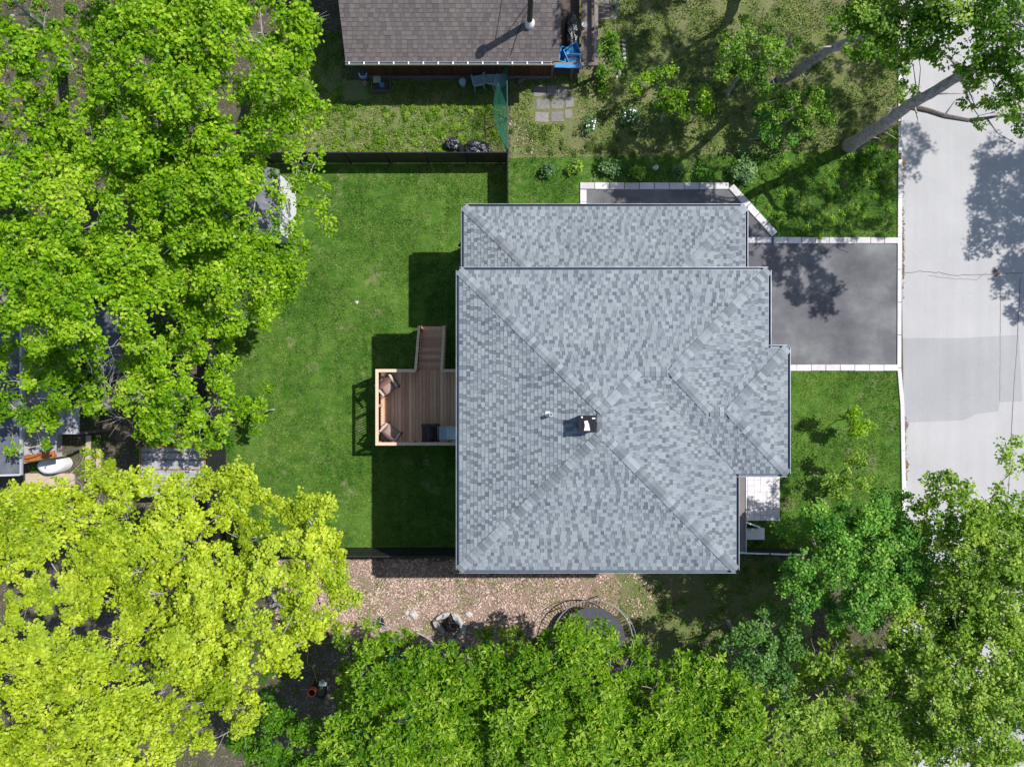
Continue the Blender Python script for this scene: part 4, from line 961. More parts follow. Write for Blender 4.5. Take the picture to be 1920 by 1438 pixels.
for x_, y_ in ((-.2,-.05),(-.04,-.05),(-.2,.15),(-.04,.15)): mb = MB(); mb.tube([(x_,y_,.36),(x_*1.3,y_*1.2-.05,0)],.025,6); mb.build('leg', M_BLACK, gs)
mb = MB(); mb.tube([(-.05,-.05,.5),(-.06,-.3,.45),(.1,-.45,.3),(.22,-.4,.15),(.24,-.1,.12),(.26,.1,.3)],.05,7); mb.build('chute', M_BLACK, gs)
mb = MB(); mb.tube([P(x_,y_,.03) for x_,y_ in ((576,1205),(578,1222),(576,1238),(578,1246),(586,1250),(590,1262),(594,1276))],.014,5); tag(mb.build('power_cable', M_YELLOW), 'yellow cable snaking to the garden shredder', 'cable')

# ------------------------------------------------------------------ grass blades and fallen leaves
def inside(pts, poly):
    x, y = pts[:,0], pts[:,1]; r = np.zeros(len(pts), bool); n = len(poly)
    for i in range(n):
        (x0,y0),(x1,y1) = poly[i], poly[(i+1)%n]
        c = ((y0 > y) != (y1 > y)); r ^= c & (x < (x1-x0)*(y-y0)/((y1-y0) if y1!=y0 else 1e-9)+x0)
    return r
def smooth_noise(p, s, seed):
    r = np.random.default_rng(seed); out = np.zeros(len(p))
    for k in range(6):
        a = r.random()*6.28; f = s*(.5+r.random()*1.5); out += np.sin((p[:,0]*math.cos(a)+p[:,1]*math.sin(a))*f+r.random()*6.28)
    return out/6
def blades(name, label, cat, polys_px, holes_px, dens, mat, ln=(.04,.09), wd=(.012,.022), z=.004, seed=1, clump=.0):
    r = np.random.default_rng(seed); allp = []
    for poly in polys_px:
        poly = [P2(*q) for q in poly]; xs, ys = [q[0] for q in poly], [q[1] for q in poly]
        n = int((max(xs)-min(xs))*(max(ys)-min(ys))*dens)
        p = np.c_[r.uniform(min(xs),max(xs),n), r.uniform(min(ys),max(ys),n)]; allp.append(p[inside(p,poly)])
    p = np.concatenate(allp)
    for h_ in holes_px: p = p[~inside(p,[P2(*q) for q in h_])]
    if clump:
        k = smooth_noise(p,2.0,seed+9)+smooth_noise(p,6.0,seed+5); p = p[k+r.normal(0,.25,len(p)) > clump-.6]
    n = len(p); a = r.uniform(0,6.283,n); L = r.uniform(*ln,n); W = r.uniform(*wd,n); lean = r.uniform(.3,.95,n)
    d = np.c_[np.cos(a),np.sin(a)]; s = np.c_[-np.sin(a),np.cos(a)]
    V = np.zeros((n,3,3)); V[:,0,:2] = p-s*W[:,None]/2; V[:,1,:2] = p+s*W[:,None]/2; V[:,2,:2] = p+d*(L*lean)[:,None]
    V[:,:2,2] = z; V[:,2,2] = z+L*np.sqrt(1-lean**2)+.008
    tone = np.clip(.38+.38*smooth_noise(p,1.0,seed)+.50*smooth_noise(p,3.2,seed+3)+.50*smooth_noise(p,9,seed+4)+r.normal(0,.13,n),0,1)
    tone = np.where(r.random(n)<.012, 1.0, tone)
    F_ = np.arange(n*3).reshape(n,3)
    o = link(name, np_mesh(name, V.reshape(-1,3), F_, mat, tone)); return tag(o, label, cat, None, 'stuff')
HOUSE_H = [(890,430),(1330,430),(1330,1000),(890,1000)]
DRIVE_H = [(1087,343),(1368,343),(1460,445),(1690,445),(1690,696),(1200,696),(1200,430),(1087,430)]
blades('lawn_grass', 'short mown grass growing over the whole lawn', 'grass', [[(425,303),(955,303),(956,297),(1683,283),(1686,700),(1692,1040),(425,1028)]], [HOUSE_H, DRIVE_H, [(1330,880),(1462,880),(1462,977),(1330,977)],[(440,330),(552,330),(552,455),(440,455)]], 430, M_BLADE, (.05,.115), (.016,.032), seed=3, clump=.30)
blades('wild_grass', 'pale weeds and wild grass behind the bungalow', 'grass', [[(470,60),(638,60),(660,152),(951,156),(951,300),(470,300)]], [[(640,150),(692,150),(692,188),(640,188)]], 700, M_WBLADE, (.05,.14),(.02,.055), seed=5, clump=.22)
blades('yard_weeds', 'patchy weeds in the rough yard beside the bungalow', 'weeds', [[(1000,150),(1130,140),(1130,-40),(1683,-40),(1683,280),(956,292),(956,170)]], [[(998,160),(1078,160),(1078,232),(998,232)]], 520, M_WBLADE, (.05,.15),(.02,.055), seed=8, clump=.38)
blades('litter_weeds', 'thin weeds coming up through the leaf litter', 'weeds', [[(600,1075),(900,1075),(1250,1060),(1500,1050),(1500,1240),(1180,1200),(700,1190)]], [], 330, M_WBLADE, (.05,.13),(.015,.04), seed=12, clump=.62)
def litter(name, label, polys_px, dens, seed, size=(.035,.085)):
    r = np.random.default_rng(seed); allp = []
    for poly in polys_px:
        poly = [P2(*q) for q in poly]; xs, ys = [q[0] for q in poly], [q[1] for q in poly]
        n = int((max(xs)-min(xs))*(max(ys)-min(ys))*dens); p = np.c_[r.uniform(min(xs),max(xs),n), r.uniform(min(ys),max(ys),n)]; allp.append(p[inside(p,poly)])
    p = np.concatenate(allp); k = smooth_noise(p,1.5,seed)+smooth_noise(p,5,seed+1); p = p[k+r.normal(0,.35,len(p)) > -.18]
    n = len(p); a = r.uniform(0,6.283,n); L = r.uniform(*size,n); W = L*r.uniform(.45,.8,n)
    d = np.c_[np.cos(a),np.sin(a)]*L[:,None]/2; s = np.c_[-np.sin(a),np.cos(a)]*W[:,None]/2
    V = np.zeros((n,4,3)); V[:,0,:2] = p-d; V[:,1,:2] = p-s; V[:,2,:2] = p+d; V[:,3,:2] = p+s
    V[:,:,2] = .012+r.uniform(0,.035,(n,4)); tone = np.clip(r.normal(.5,.26,n),0,1)
    o = link(name, np_mesh(name, V.reshape(-1,3), np.arange(n*4).reshape(n,4), M_DRYLEAF, tone)); return tag(o, label, 'leaves', None, 'stuff')
litter('fallen_leaves', 'carpet of tan fallen leaves south of the charcoal fence', [[(500,1047),(1215,1047),(1240,1110),(1190,1170),(1000,1190),(900,1210),(700,1200),(520,1170)],[(500,1047),(1120,1047),(1150,1090),(1100,1150),(1000,1180),(900,1200),(700,1190),(520,1160)]], 240, 21, (.045,.11))
litter('fallen_leaves', 'scattered tan leaves at the foot of the green fence', [[(780,262),(948,240),(948,296),(780,298)],[(955,225),(1000,240),(1000,292),(955,292)]], 120, 22)

# ------------------------------------------------------------------ trees
def leaf_geo(c, nrm, d, L, W, fold=.18):
    s = np.cross(nrm, d); s /= np.linalg.norm(s,axis=1,keepdims=True)+1e-9
    d = np.cross(s, nrm); d /= np.linalg.norm(d,axis=1,keepdims=True)+1e-9
    n = len(c); V = np.empty((n,4,3))
    m = c+nrm*(W*fold)[:,None]
    V[:,0] = c-d*(L/2)[:,None]; V[:,2] = c+d*(L/2)[:,None]-nrm*(L*.10)[:,None]
    V[:,1] = m+s*(W/2)[:,None]+d*(L*.04)[:,None]; V[:,3] = m-s*(W/2)[:,None]+d*(L*.04)[:,None]
    i = np.arange(n)*4
    Fc = np.empty((n,2,3),int); Fc[:,0] = np.c_[i,i+2,i+1]; Fc[:,1] = np.c_[i,i+3,i+2]
    return V.reshape(-1,3), Fc.reshape(-1,3)
def unit(v): return v/(np.linalg.norm(v,axis=1,keepdims=True)+1e-9)
STY = {   # sprays per m2, leaves per spray, spray radius, leaf length, leaf width ratio
 'spring': dict(spm=13, lps=33, sr=.26, L=(.085,.155), w=.74, tilt=.72),
 'sparse': dict(spm=6.0, lps=30, sr=.32, L=(.085,.14), w=.78, tilt=.62),
 'yellow': dict(spm=15, lps=40, sr=.21, L=(.075,.125), w=.85, tilt=.65),
 'long':   dict(spm=37, lps=11, sr=.17, L=(.13,.215), w=.36, tilt=.55),
 'fine':   dict(spm=16, lps=40, sr=.25, L=(.08,.13), w=.72, tilt=.7),
 'weed':   dict(spm=30, lps=26, sr=.13, L=(.035,.075), w=.62, tilt=.8),
 'airy':   dict(spm=14, lps=34, sr=.25, L=(.08,.14), w=.75, tilt=.75),
}
def leaves_for(blobs, sty, seed):
    """blobs: (x,y,z,r). returns V,F,tone and the spray centres"""
    r = np.random.default_rng(seed); S = STY[sty]; cen = []; owner = []
    for bi, b in enumerate(blobs):
        x,y,z,R = b[:4]; k = b[4] if len(b) > 4 else 1.0
        n = max(3, int(S['spm']*math.pi*R*R*k*1.15))
        v = unit(r.normal(size=(n,3))); v[:,2] = np.where(v[:,2] < -.25, -v[:,2], v[:,2])
        rad = R*r.uniform(.2,1.0,n)**.45*r.uniform(.85,1.12,n)
        cen.append(np.c_[x+v[:,0]*rad, y+v[:,1]*rad, z+v[:,2]*rad*.62]); owner += [bi]*n
    cen = np.concatenate(cen); owner = np.array(owner); ns = len(cen); m = S['lps']
    cnt = np.maximum(4,(m*r.uniform(.5,1.35,ns)).astype(int)); idx = np.repeat(np.arange(ns),cnt); n = len(idx)
    o = r.normal(size=(n,3)); o = unit(o)*(r.uniform(0,1,n)**.5)[:,None]; sr = S['sr']*r.uniform(.7,1.3,ns)[idx]
    off = o*sr[:,None]*np.array([1,1,.55])
    c = cen[idx]+off
    t = S['tilt']; nrm = unit(np.c_[np.zeros(n),np.zeros(n),np.ones(n)]+o*np.array([.55,.55,.3])+r.normal(0,t*.6,(n,3)))
    d = unit(o*np.array([1,1,.2])+r.normal(0,.5,(n,3))*np.array([1,1,.4])+np.array([0,0,-.25 if sty!='long' else .1]))
    L = r.uniform(*S['L'],n); W = L*S['w']*r.uniform(.8,1.2,n)
    if sty == 'long':
        a_ = r.uniform(0,6.283,n); up = r.uniform(-.15,.75,n)
        d = unit(np.c_[np.cos(a_),np.sin(a_),up]); tip = (cen + r.normal(0,.03,cen.shape))[idx]
        c = tip + d*(L*.58)[:,None] + (off*.35)*(r.random(n) < .35)[:,None]
        nrm = unit(np.c_[np.zeros(n),np.zeros(n),np.ones(n)]-d*up[:,None]*.9+r.normal(0,.28,(n,3)))
    V, Fc = leaf_geo(c,nrm,d,L,W)
    st = r.normal(0,.13,ns)[idx]
    bt = r.normal(0,.12,len(blobs))[owner][idx]
    tone = np.clip(.44+st+bt+r.normal(0,.22,n),0,1)
    return V, Fc, np.repeat(tone,2), cen, owner
def limb(mb, a, b, r0, r1, seed, sag=.0, n=7, sides=6, wob=.06):
    R = random.Random(seed); a = Vector(a); b = Vector(b); L = (b-a).length; pts = []; rad = []
    w1 = Vector((R.uniform(-1,1),R.uniform(-1,1),R.uniform(-.4,.4)))*L*wob; w2 = Vector((R.uniform(-1,1),R.uniform(-1,1),0))*L*wob*.6
    for i in range(n):
        t = i/(n-1); p = a.lerp(b,t)+w1*math.sin(math.pi*t)+w2*math.sin(2*math.pi*t)+Vector((0,0,sag*L*math.sin(math.pi*t)))
        pts.append(p); rad.append(r0+(r1-r0)*t**.8)
    mb.tube(pts,rad,sides); return pts
def tree(name, label, blobs, sty, lmat, bark, base=None, tr=.16, seed=1, fork=.45, trunk_path=None, group=None, twigs=.35, cat='tree', bare=0):
    """blobs in world metres (x,y,z,r[,density])"""
    B = np.array([b[:4] for b in blobs]); w = B[:,3]**2; cx, cy = (B[:,0]*w).sum()/w.sum(), (B[:,1]*w).sum()/w.sum()
    if base is None: base = (cx, cy)
    t = thing(name, label, cat, (base[0],base[1],0), 0, group); off = -t.location
    zmin = B[:,2].min(); R = random.Random(seed)
    mb = MB()
    if trunk_path:
        ctl = [Vector(p) for p in trunk_path]; pts = []
        for i in range(len(ctl)-1):
            p0, p1, p2, p3 = ctl[max(0,i-1)], ctl[i], ctl[i+1], ctl[min(len(ctl)-1,i+2)]; m_ = max(2,int((p2-p1).length/.22))
            for q in range(m_):
                u = q/m_; pts.append(.5*((2*p1)+(p2-p0)*u+(2*p0-5*p1+4*p2-p3)*u*u+(3*p1-p0-3*p2+p3)*u**3))
        pts.append(ctl[-1]); n_ = len(pts); ph = R.random()*6
        pts = [p+Vector((math.sin(i*.55+ph),math.cos(i*.43+ph),0))*.035*min(1,i/5) for i,p in enumerate(pts)]
        rad = [tr*(1-.6*i/(n_-1))*(1+.28*math.exp(-i/1.5))*R.uniform(.93,1.07) for i in range(n_)]
        mb.tube(pts,rad,12); top = pts[-1]; rt = rad[-1]*1.6
        for i in range(8,n_,4):
            a_ = R.uniform(0,6.28); v_ = Vector((math.cos(a_),math.sin(a_),.3)); q_ = pts[i]+v_*(rad[i]+R.uniform(.25,.9)); mb.tube([pts[i],pts[i].lerp(q_,.5)+Vector((0,0,.05)),q_],[.045,.03,.008],5)
    else:
        top = Vector((base[0]+(cx-base[0])*.5, base[1]+(cy-base[1])*.5, zmin*fork+.3)); pts = [Vector((base[0],base[1],-.05)), Vector((base[0],base[1],.15))]
        m_ = 5; rad = [tr*1.5,tr*1.1]
        for i in range(1,m_+1):
            k = i/m_; pts.append(Vector((base[0]+(top.x-base[0])*k+R.uniform(-.05,.05), base[1]+(top.y-base[1])*k+R.uniform(-.05,.05), .15+(top.z-.15)*k))); rad.append(tr*(1.05-.35*k))
        mb.tube(pts,rad,9); rt = rad[-1]
    mb.build('trunk', bark, t, off)
    V, Fc, tone, cen, own = leaves_for(blobs, sty, seed)
    br = MB()
    nodes = [(Vector(p), 0.0, rt) for p in (pts[len(pts)//3::3] if trunk_path else [top])]
    cs = [Vector(b[:3])-Vector((0,0,b[3]*.3)) for b in blobs]
    order = sorted(range(len(blobs)), key=lambda i: min((cs[i]-q[0]).length for q in nodes))
    for i in order:
        c = cs[i]; b = blobs[i]
        j = min(range(len(nodes)), key=lambda q: (nodes[q][0]-c).length + .28*nodes[q][1] + max(0, nodes[q][0].z-c.z)*.5)
        src, pl, rad0 = nodes[j]; ln = (c-src).length
        r0 = min(rad0*.72, .028+.024*ln); r1 = max(.012, r0*.55)
        lp = limb(br, src, c, r0, r1, seed*31+i, .04, 7, 5, .09)
        nodes.append((c, pl+ln, r1)); nodes.append((lp[4], pl+ln*.66, r1*1.2))
        ids_ = list(np.where(own == i)[0]); R.shuffle(ids_)
        for q in ids_[:max(2,int(len(ids_)*twigs))]:
            s_ = lp[R.choice([3,4,5,6])]; limb(br, s_, cen[q], .010+.004*R.random(), .003, seed*97+int(q), .02, 4, 3, .10)
        for q in range(bare):
            a_ = R.uniform(0,6.28); s_ = lp[R.choice([4,5,6])]; limb(br, s_, s_+Vector((math.cos(a_),math.sin(a_),R.uniform(.1,.6)))*R.uniform(.4,.9), .010, .003, seed*57+i*9+q, .0, 4, 3, .12)
    br.build('branches', bark, t, off)
    o = link('crown', np_mesh('crown', V, Fc, lmat, tone), t, off)
    return t
def crown(px, py, z, rx, ry, n, seed, h=1.2, br=(.65,1.15), dens=1.0, holes=(), zj=1.0):
    """dome of blobs about an image point; returns world blobs"""
    R = random.Random(seed); c = P(px,py,z); out = []; tries = 0
    while len(out) < n and tries < n*60:
        best = None; bd = -1
        for _ in range(6):
            a = R.uniform(0,6.283); q = math.sqrt(R.random()); p = (q*math.cos(a), q*math.sin(a))
            d = min([math.hypot((p[0]-o_[0])*rx,(p[1]-o_[1])*ry) for o_ in out] or [9])
            if d > bd: bd, best = d, p
        tries += 1
        q = math.hypot(*best); wp = (c.x+best[0]*rx, c.y+best[1]*ry)
        zz = z+h*(.55-q*q)+R.uniform(-1.0,.6)*zj
        k = F/(H-zz); ipx, ipy = 960+wp[0]*k, 719-wp[1]*k
        if any(hx0 < ipx < hx1 and hy0 < ipy < hy1 for hx0,hy0,hx1,hy1 in holes): continue
        out.append((best[0],best[1],wp[0],wp[1],zz,R.uniform(br[0]*.7,br[1])*(1-.25*q)))
    return [(o_[2],o_[3],o_[4],o_[5],dens) for o_ in out]
def pb(*lst): return [(*P(b[0],b[1],b[2]),*b[3:]) for b in lst]

# left wood
G_L = 'green trees of the left hand wood'
tree('tree','broad spring green tree in the top left corner', crown(70,70,10,3.6,3.3,27,11,1.2,(.6,1.05)), 'spring', L_SPRING, M_PALEBARK, base=P2(120,120), tr=.2, seed=11, group=G_L, twigs=.5, bare=2)
tree('tree','spring green tree at the top whose crown reaches towards the bungalow', crown(425,95,9.2,2.35,3.0,25,12,1.2,(.6,1.05))+pb((560,40,9,.7),(550,105,8,.55),(540,190,6,.4,.6),(500,230,6.5,.5,.7)), 'spring', L_SPRING, M_PALEBARK, base=P2(470,170), tr=.18, seed=12, group=G_L, twigs=.5, bare=2)
tree('tree','spring green tree between the corner tree and the tree by the bungalow', crown(255,170,9.6,2.3,2.6,18,19,1.2,(.55,1.0)), 'spring', L_SPRING, M_PALEBARK, base=P2(330,230), tr=.18, seed=19, group=G_L, twigs=.5, bare=2)
tree('tree','broad green tree at the left edge below the top left corner', crown(90,370,9.4,3.2,2.4,27,13, holes=((20,360,110,405),)), 'spring', L_SPRING, M_PALEBARK, base=P2(150,390), tr=.2, seed=13, group=G_L, twigs=.5, bare=2)
tree('tree','spring green tree behind the white walled shed', crown(360,345,8.2,2.4,2.1,25,14,holes=((440,340,560,460),))+pb((490,270,6.2,.55,.8),(560,292,4.6,.45,.7),(592,296,4.3,.28,.6),(595,350,4.4,.38,.45),(605,392,4.3,.36,.45),(580,325,4.5,.3,.4),(540,430,4.6,.4,.6),(555,350,4.5,.3,.4),(500,330,4.8,.45,.35),(470,400,5,.45,.35),(510,440,4.6,.4,.4),(455,445,5,.5,.7),(530,365,4.4,.25,.3),(575,395,4.4,.5,.35),(610,430,4.2,.40,.4),(560,470,4.6,.5,.7),(445,420,5.6,.5,.7),(470,345,5.0,.4,.35),(520,400,4.5,.35,.25)), 'spring', L_SPRING, M_PALEBARK, base=P2(405,350), tr=.17, seed=14, group=G_L, twigs=.5, bare=2)
tree('tree','spring green tree overhanging the lawn below the shed', crown(400,530,6.6,2.3,1.45,21,15,1.2,(.6,1.0))+pb((535,500,5.5,.5),(530,550,5.2,.45),(490,575,5,.5)), 'spring', L_SPRING, M_PALEBARK, base=P2(392,540), tr=.16, seed=15, group=G_L, twigs=.5, bare=2)
tree('tree','green tree above the slate roofed building on the left', crown(110,560,9.0,2.6,1.7,24,16,holes=((165,590,230,690),)), 'spring', L_SPRING, M_PALEBARK, base=P2(130,580), tr=.17, seed=16, group=G_L, twigs=.5, bare=2)
tree('tree','small spring green tree between the two big trees of the wood', crown(245,480,8.0,1.9,1.6,14,20,1.2,(.55,1.0)), 'spring', L_SPRING, M_PALEBARK, base=P2(300,500), tr=.14, seed=20, group=G_L, twigs=.5, bare=2)
tree('tree','open crowned tree leaning over the dark board fence', crown(325,735,6.0,1.75,2.0,26,17,1.0,(.45,.8),.9,holes=((160,590,235,700),(262,842,400,920),(180,680,230,760)))+pb((415,720,5.0,.4),(425,680,5.0,.4),(420,640,5,.35)), 'spring', L_SPRING, M_PALEBARK, base=P2(370,750), tr=.12, seed=17, group=G_L, twigs=.6, bare=2)
tree('tree','low open tree over the sheet canopy on the left', crown(75,715,5.8,2.0,1.45,22,18,1.0,(.4,.75),.85,holes=((40,790,150,900),(165,600,235,700)))+pb((170,760,5.2,.5,.6),(60,800,5,.35,.5),(90,830,4,.25,.5),(25,840,4.5,.3,.6)), 'spring', L_SPRING, M_PALEBARK, base=P2(150,730), tr=.12, seed=18, group=G_L, twigs=.6, bare=2)
# dead pale tree between them
dt = thing('dead_tree','bare pale dead tree standing between the dark shed and the leafy trees','tree',P(200,740,0)); off = -dt.location
mb = MB(); tp_ = P(205,770,4.5); mb.tube([P(195,750,0),P(200,758,2.5),tp_],[.10,.08,.05],8); mb.build('trunk', M_PALEBARK, dt, off)
mb = MB(); R0 = random.Random(4)
for px_,py_,z_ in ((198,690,6.5),(170,650,7),(158,618,7.5),(202,645,7.2),(258,640,7),(255,700,6.5),(240,780,6.0),(150,720,6.2),(230,730,6.4),(280,610,7.2)):
    lp = limb(mb,tp_,P(px_,py_,z_),.035,.008,px_,.02,6,5,.08)
    for q in range(6):
        s_2 = lp[R0.choice([2,3,4])]; a_ = R0.uniform(0,6.28); limb(mb,s_2,s_2+Vector((math.cos(a_),math.sin(a_),R0.uniform(-.1,.5)))*R0.uniform(.3,.9),.010,.003,px_*7+q,0,4,3,.12)
mb.build('branches', M_PALEBARK, dt, off)
# yellow green trees bottom left
G_Y = 'yellow green trees at the bottom left'
HY = ((0,1140,130,1178),)
tree('maple','large yellow green tree reaching over the charcoal fence at bottom left', crown(425,1085,9.0,3.0,2.9,44,21,1.3,(.55,1.0),.95,((300,1340,470,1438),(230,880,400,915)))+pb((600,1010,7,.6),(630,1085,6.6,.6),(645,1120,6.4,.5),(615,1050,6.8,.6),(290,905,8.2,.5),(345,912,8.2,.5),(395,905,8.2,.55),(250,910,8.2,.5),(440,905,8.4,.6),(560,960,7.6,.6),(600,1170,6,.4),(560,1195,5.8,.4),(640,1175,5.5,.3)), 'yellow', L_YELLOW, M_PALEBARK, base=P2(400,1080), tr=.24, seed=21, group=G_Y, twigs=.5)
tree('maple','yellow green tree at the left edge below the wooden board', crown(130,1020,9.4,3.3,2.0,40,22,1.1,(.55,.95),.95,HY+((-20,850,150,915),)), 'yellow', L_YELLOW, M_PALEBARK, base=P2(160,1060), tr=.22, seed=22, group=G_Y, twigs=.5, bare=2)
tree('maple','broad yellow green tree filling the bottom left corner', crown(190,1320,9.4,4.0,2.6,62,23,1.2,(.6,1.05),.95,HY), 'yellow', L_YELLOW, M_PALEBARK, base=P2(250,1230), tr=.25, seed=23, group=G_Y, twigs=.5, bare=2)
# bottom middle
G_M = 'long leaved trees along the bottom'
tree('tree','dark green small tree at the bottom beside the shredder', crown(520,1400,5.5,1.8,1.2,24,30,.8,(.4,.7),.8,((540,1190,660,1345),)), 'fine', L_DEEP, M_BARK, base=P2(505,1405), tr=.1, seed=30, group=G_M)
tree('tree','bright green long leaved tree below the fire ring', crown(775,1365,6.8,2.9,2.6,72,31,1.1,(.45,.85),.95,((520,1170,665,1345),(790,1120,915,1225)),.6)+pb((690,1170,4.2,.35,.6),(765,1183,4.0,.35,.6),(680,1240,5.0,.45,.6),(720,1225,4.8,.4,.6),(905,1225,3.2,.45,.8),(830,1255,5,.45,.8),(905,1290,6.3,.7),(900,1370,6.6,.8),(905,1430,6.6,.8),(640,1375,5.6,.6,.8),(620,1430,5.8,.7,.8),(650,1300,5.4,.4,.6)), 'long', L_LONG, M_BARK, base=P2(770,1330), tr=.17, seed=31, group=G_M)
tree('tree','bright green long leaved tree overhanging the trampoline', crown(1040,1350,7.0,2.8,2.6,76,32,1.1,(.45,.85),1.0,(),.6)+pb((1080,1165,4.2,.4,.8),(1060,1195,4.4,.45,.9),(1085,1188,4.2,.35,.8),(1142,1192,4.2,.35,.8),(1110,1215,4.6,.5,1),(1150,1215,4.4,.45,.9),(1000,1225,3.4,.5,1),(1090,1245,5,.55,1),(1150,1300,6.2,.7),(1160,1370,6.5,.8),(1165,1430,6.5,.8),(1030,1200,3.2,.5,.8),(960,1195,3.0,.5),(1130,1175,4.2,.4,.7),(910,1185,2.6,.35,.8)), 'long', L_LONG, M_BARK, base=P2(1020,1330), tr=.18, seed=32, group=G_M)
tree('tree','bright green long leaved tree at the bottom right of the trampoline', crown(1270,1375,6.6,2.7,2.3,70,33,1.0,(.45,.8),.95,(),.6)+pb((1200,1220,4.6,.5,.8),(1290,1255,4.2,.45,.7),(1340,1290,5.2,.6,.8),(1380,1350,5.6,.7,.9),(1230,1270,5.2,.6,.9),(1400,1420,5.8,.7,.9)), 'long', L_LONG, M_BARK, base=P2(1250,1350), tr=.16, seed=33, group=G_M)
tree('tree','darker olive tree at the bottom edge between the long leaved and cool green trees', crown(1450,1400,5.8,2.5,1.9,44,34,.9,(.5,.8),.85), 'long', L_OLIVE, M_BARK, tr=.13, seed=34, group=G_M)
tree('tree','thin sparse green tree right of the yellow green trees above the shredder', pb((645,1200,4.6,.35,.6),(655,1245,5,.4,.7),(650,1335,5,.45,.7),(610,1365,5,.45,.7),(560,1375,5,.4,.6),(505,1335,4.6,.35,.6),(640,1390,5.4,.5,.8),(590,1420,5.4,.5,.7)), 'long', L_LONG, M_PALEBARK, base=P2(665,1370), tr=.08, seed=35, group=G_M, twigs=.5, bare=2)
# bottom right
G_R = 'trees at the lower right'
tree('tree','cool green maple at the end of the front lawn', crown(1610,1060,5.6,2.3,2.1,52,41,1.2,(.45,.8))+pb((1525,985,4.4,.45),(1530,1075,4.0,.4,.8),(1720,1000,5,.5),(1650,930,4.2,.4,.8),(1700,930,4.4,.35,.8)), 'fine', L_BLUE, M_BARK, base=P2(1560,1030), tr=.13, seed=41, group=G_R)
tree('tree','grey green shrubby tree right of the shaded south yard', crown(1445,1240,4.4,1.5,1.7,38,42,.9,(.35,.65),.8,((1480,1250,1560,1320),)), 'airy', L_SAGE, M_BARK, tr=.07, seed=42, group=G_R)
tree('tree','open green tree with pale twigs at the lower right', crown(1640,1320,5.0,2.7,2.3,64,43,1.1,(.45,.8),.85,((1500,1260,1570,1320),)), 'airy', L_OLIVE, M_PALEBARK, base=P2(1580,1260), tr=.13, seed=43, group=G_R, twigs=.7, bare=2)
tree('tree','yellowish green tree hanging over the street at the right edge', crown(1860,1030,6.8,2.2,2.0,54,44,1.0,(.45,.85),.85)+pb((1790,945,6,.6,.8),(1840,1000,6,.7,.8),(1770,1005,5.8,.55,.8),(1770,910,6.6,.45,.7),(1745,895,6.4,.3,.7),(1810,930,7.0,.5,.7),(1890,830,7.0,.4,.6),(1905,870,7.2,.5,.7)), 'airy', L_OLIVE, M_DKBARK, base=P2(1660,1000), tr=.15, seed=44, group=G_R)
tree('tree','green tree in the lower right corner beside the street', crown(1850,1300,6.4,2.8,2.8,92,45,1.1,(.5,.85),.8,((1860,1330,1905,1375),)), 'airy', L_OLIVE, M_PALEBARK, base=P2(1650,1220), tr=.17, seed=45, group=G_R, twigs=.6, bare=2)
tree('tree','yellow tinged tree between the cool green maple and the right edge', crown(1745,1165,5.4,1.9,1.8,42,46,.9,(.45,.8),.85), 'airy', L_OLIVE, M_BARK, base=P2(1640,1130), tr=.13, seed=46, group=G_R, bare=2)
# top right: two leaning trunks
G_S = 'street trees at the upper right'
def seg(*lst): return [P(*q) for q in lst]
tree('street_tree','large street tree with long grey trunk at the corner of front lawn and street',
     pb((1660,60,8,.55,.5),(1720,40,8,.6,.6),(1690,120,7,.5,.5),(1700,160,6.5,.4,.4),(1780,30,9,.8,.6),(1850,90,9,.9,.6),(1900,30,10,1,.6),(1880,160,8.6,.8,.5),(1820,180,8,.6,.45),(1840,215,7.5,.4,.4),(1920,180,8.6,.8,.5),(1960,120,9.5,1.1,.7),(1760,90,8,.6,.45),(1905,240,7.0,.25,.5),(1620,70,8.4,.75,.8),(1690,65,8.5,.75,.8),(1650,25,8.8,.8,.8),(1740,85,8.3,.6,.7),(1745,30,8.8,.8,.8),(1680,110,7.4,.5,.7),(1860,40,9.4,.9,.8),(1810,130,8.4,.6,.7),(1880,200,7.6,.5,.7),(1860,130,8.6,.7,.7))+
     [(21.0,13.5,9.5,1.2,.8),(22.5,12.6,8.8,1.0,.7),(21.5,11.0,8.6,.9,.8),(16.8,9.2,8.5,.7,.5),(17.6,10.4,8.6,.8,.5),(18.4,9.4,8.5,.7,.5),(19.3,10.6,8.8,.8,.5),(20.2,9.6,8.6,.7,.5),(18.0,11.6,8.9,.8,.5),(19.6,8.8,8.4,.6,.45),(21.0,9.0,8.4,.6,.45),(17.2,8.6,8.3,.5,.45),(20.0,11.2,8.6,.8,.8),(12.6,11.9,8.6,.6,.8),(14.2,11.6,8.9,.7,.8),(11.2,10.6,8.4,.5,.6),(18.6,6.6,8.4,.8,1.1),(17.3,6.3,8.0,.65,1.1),(18.2,5.6,8.0,.55,1.1),(16.6,8.0,8.2,.7,1.1),(16.4,7.1,8,.6,1.1),(17.6,7.4,8.3,.6,1),(18.0,8.2,8.4,.7,1)],
     'airy', L_STREET, M_BARK, base=P2(1585,272), tr=.27, seed=51, group=G_S, twigs=.5,
     trunk_path=seg((1588,275,0),(1596,270,.3),(1650,238,3.0),(1700,200,5.0),(1745,178,6.2),(1800,140,7.2),(1880,95,8.6),(1960,40,10)))
o = bpy.data.objects[[q.name for q in bpy.data.objects if q.get('label','').startswith('large street tree')][0]]
mb = MB(); mb.tube(seg((1705,200,5.0),(1740,208,5.3),(1770,218,5.6),(1815,226,5.8),(1850,222,6.0),(1880,216,6.2),(1930,230,6.6),(2000,260,7.4)),[.11,.09,.085,.07,.055,.045,.04,.03],8)
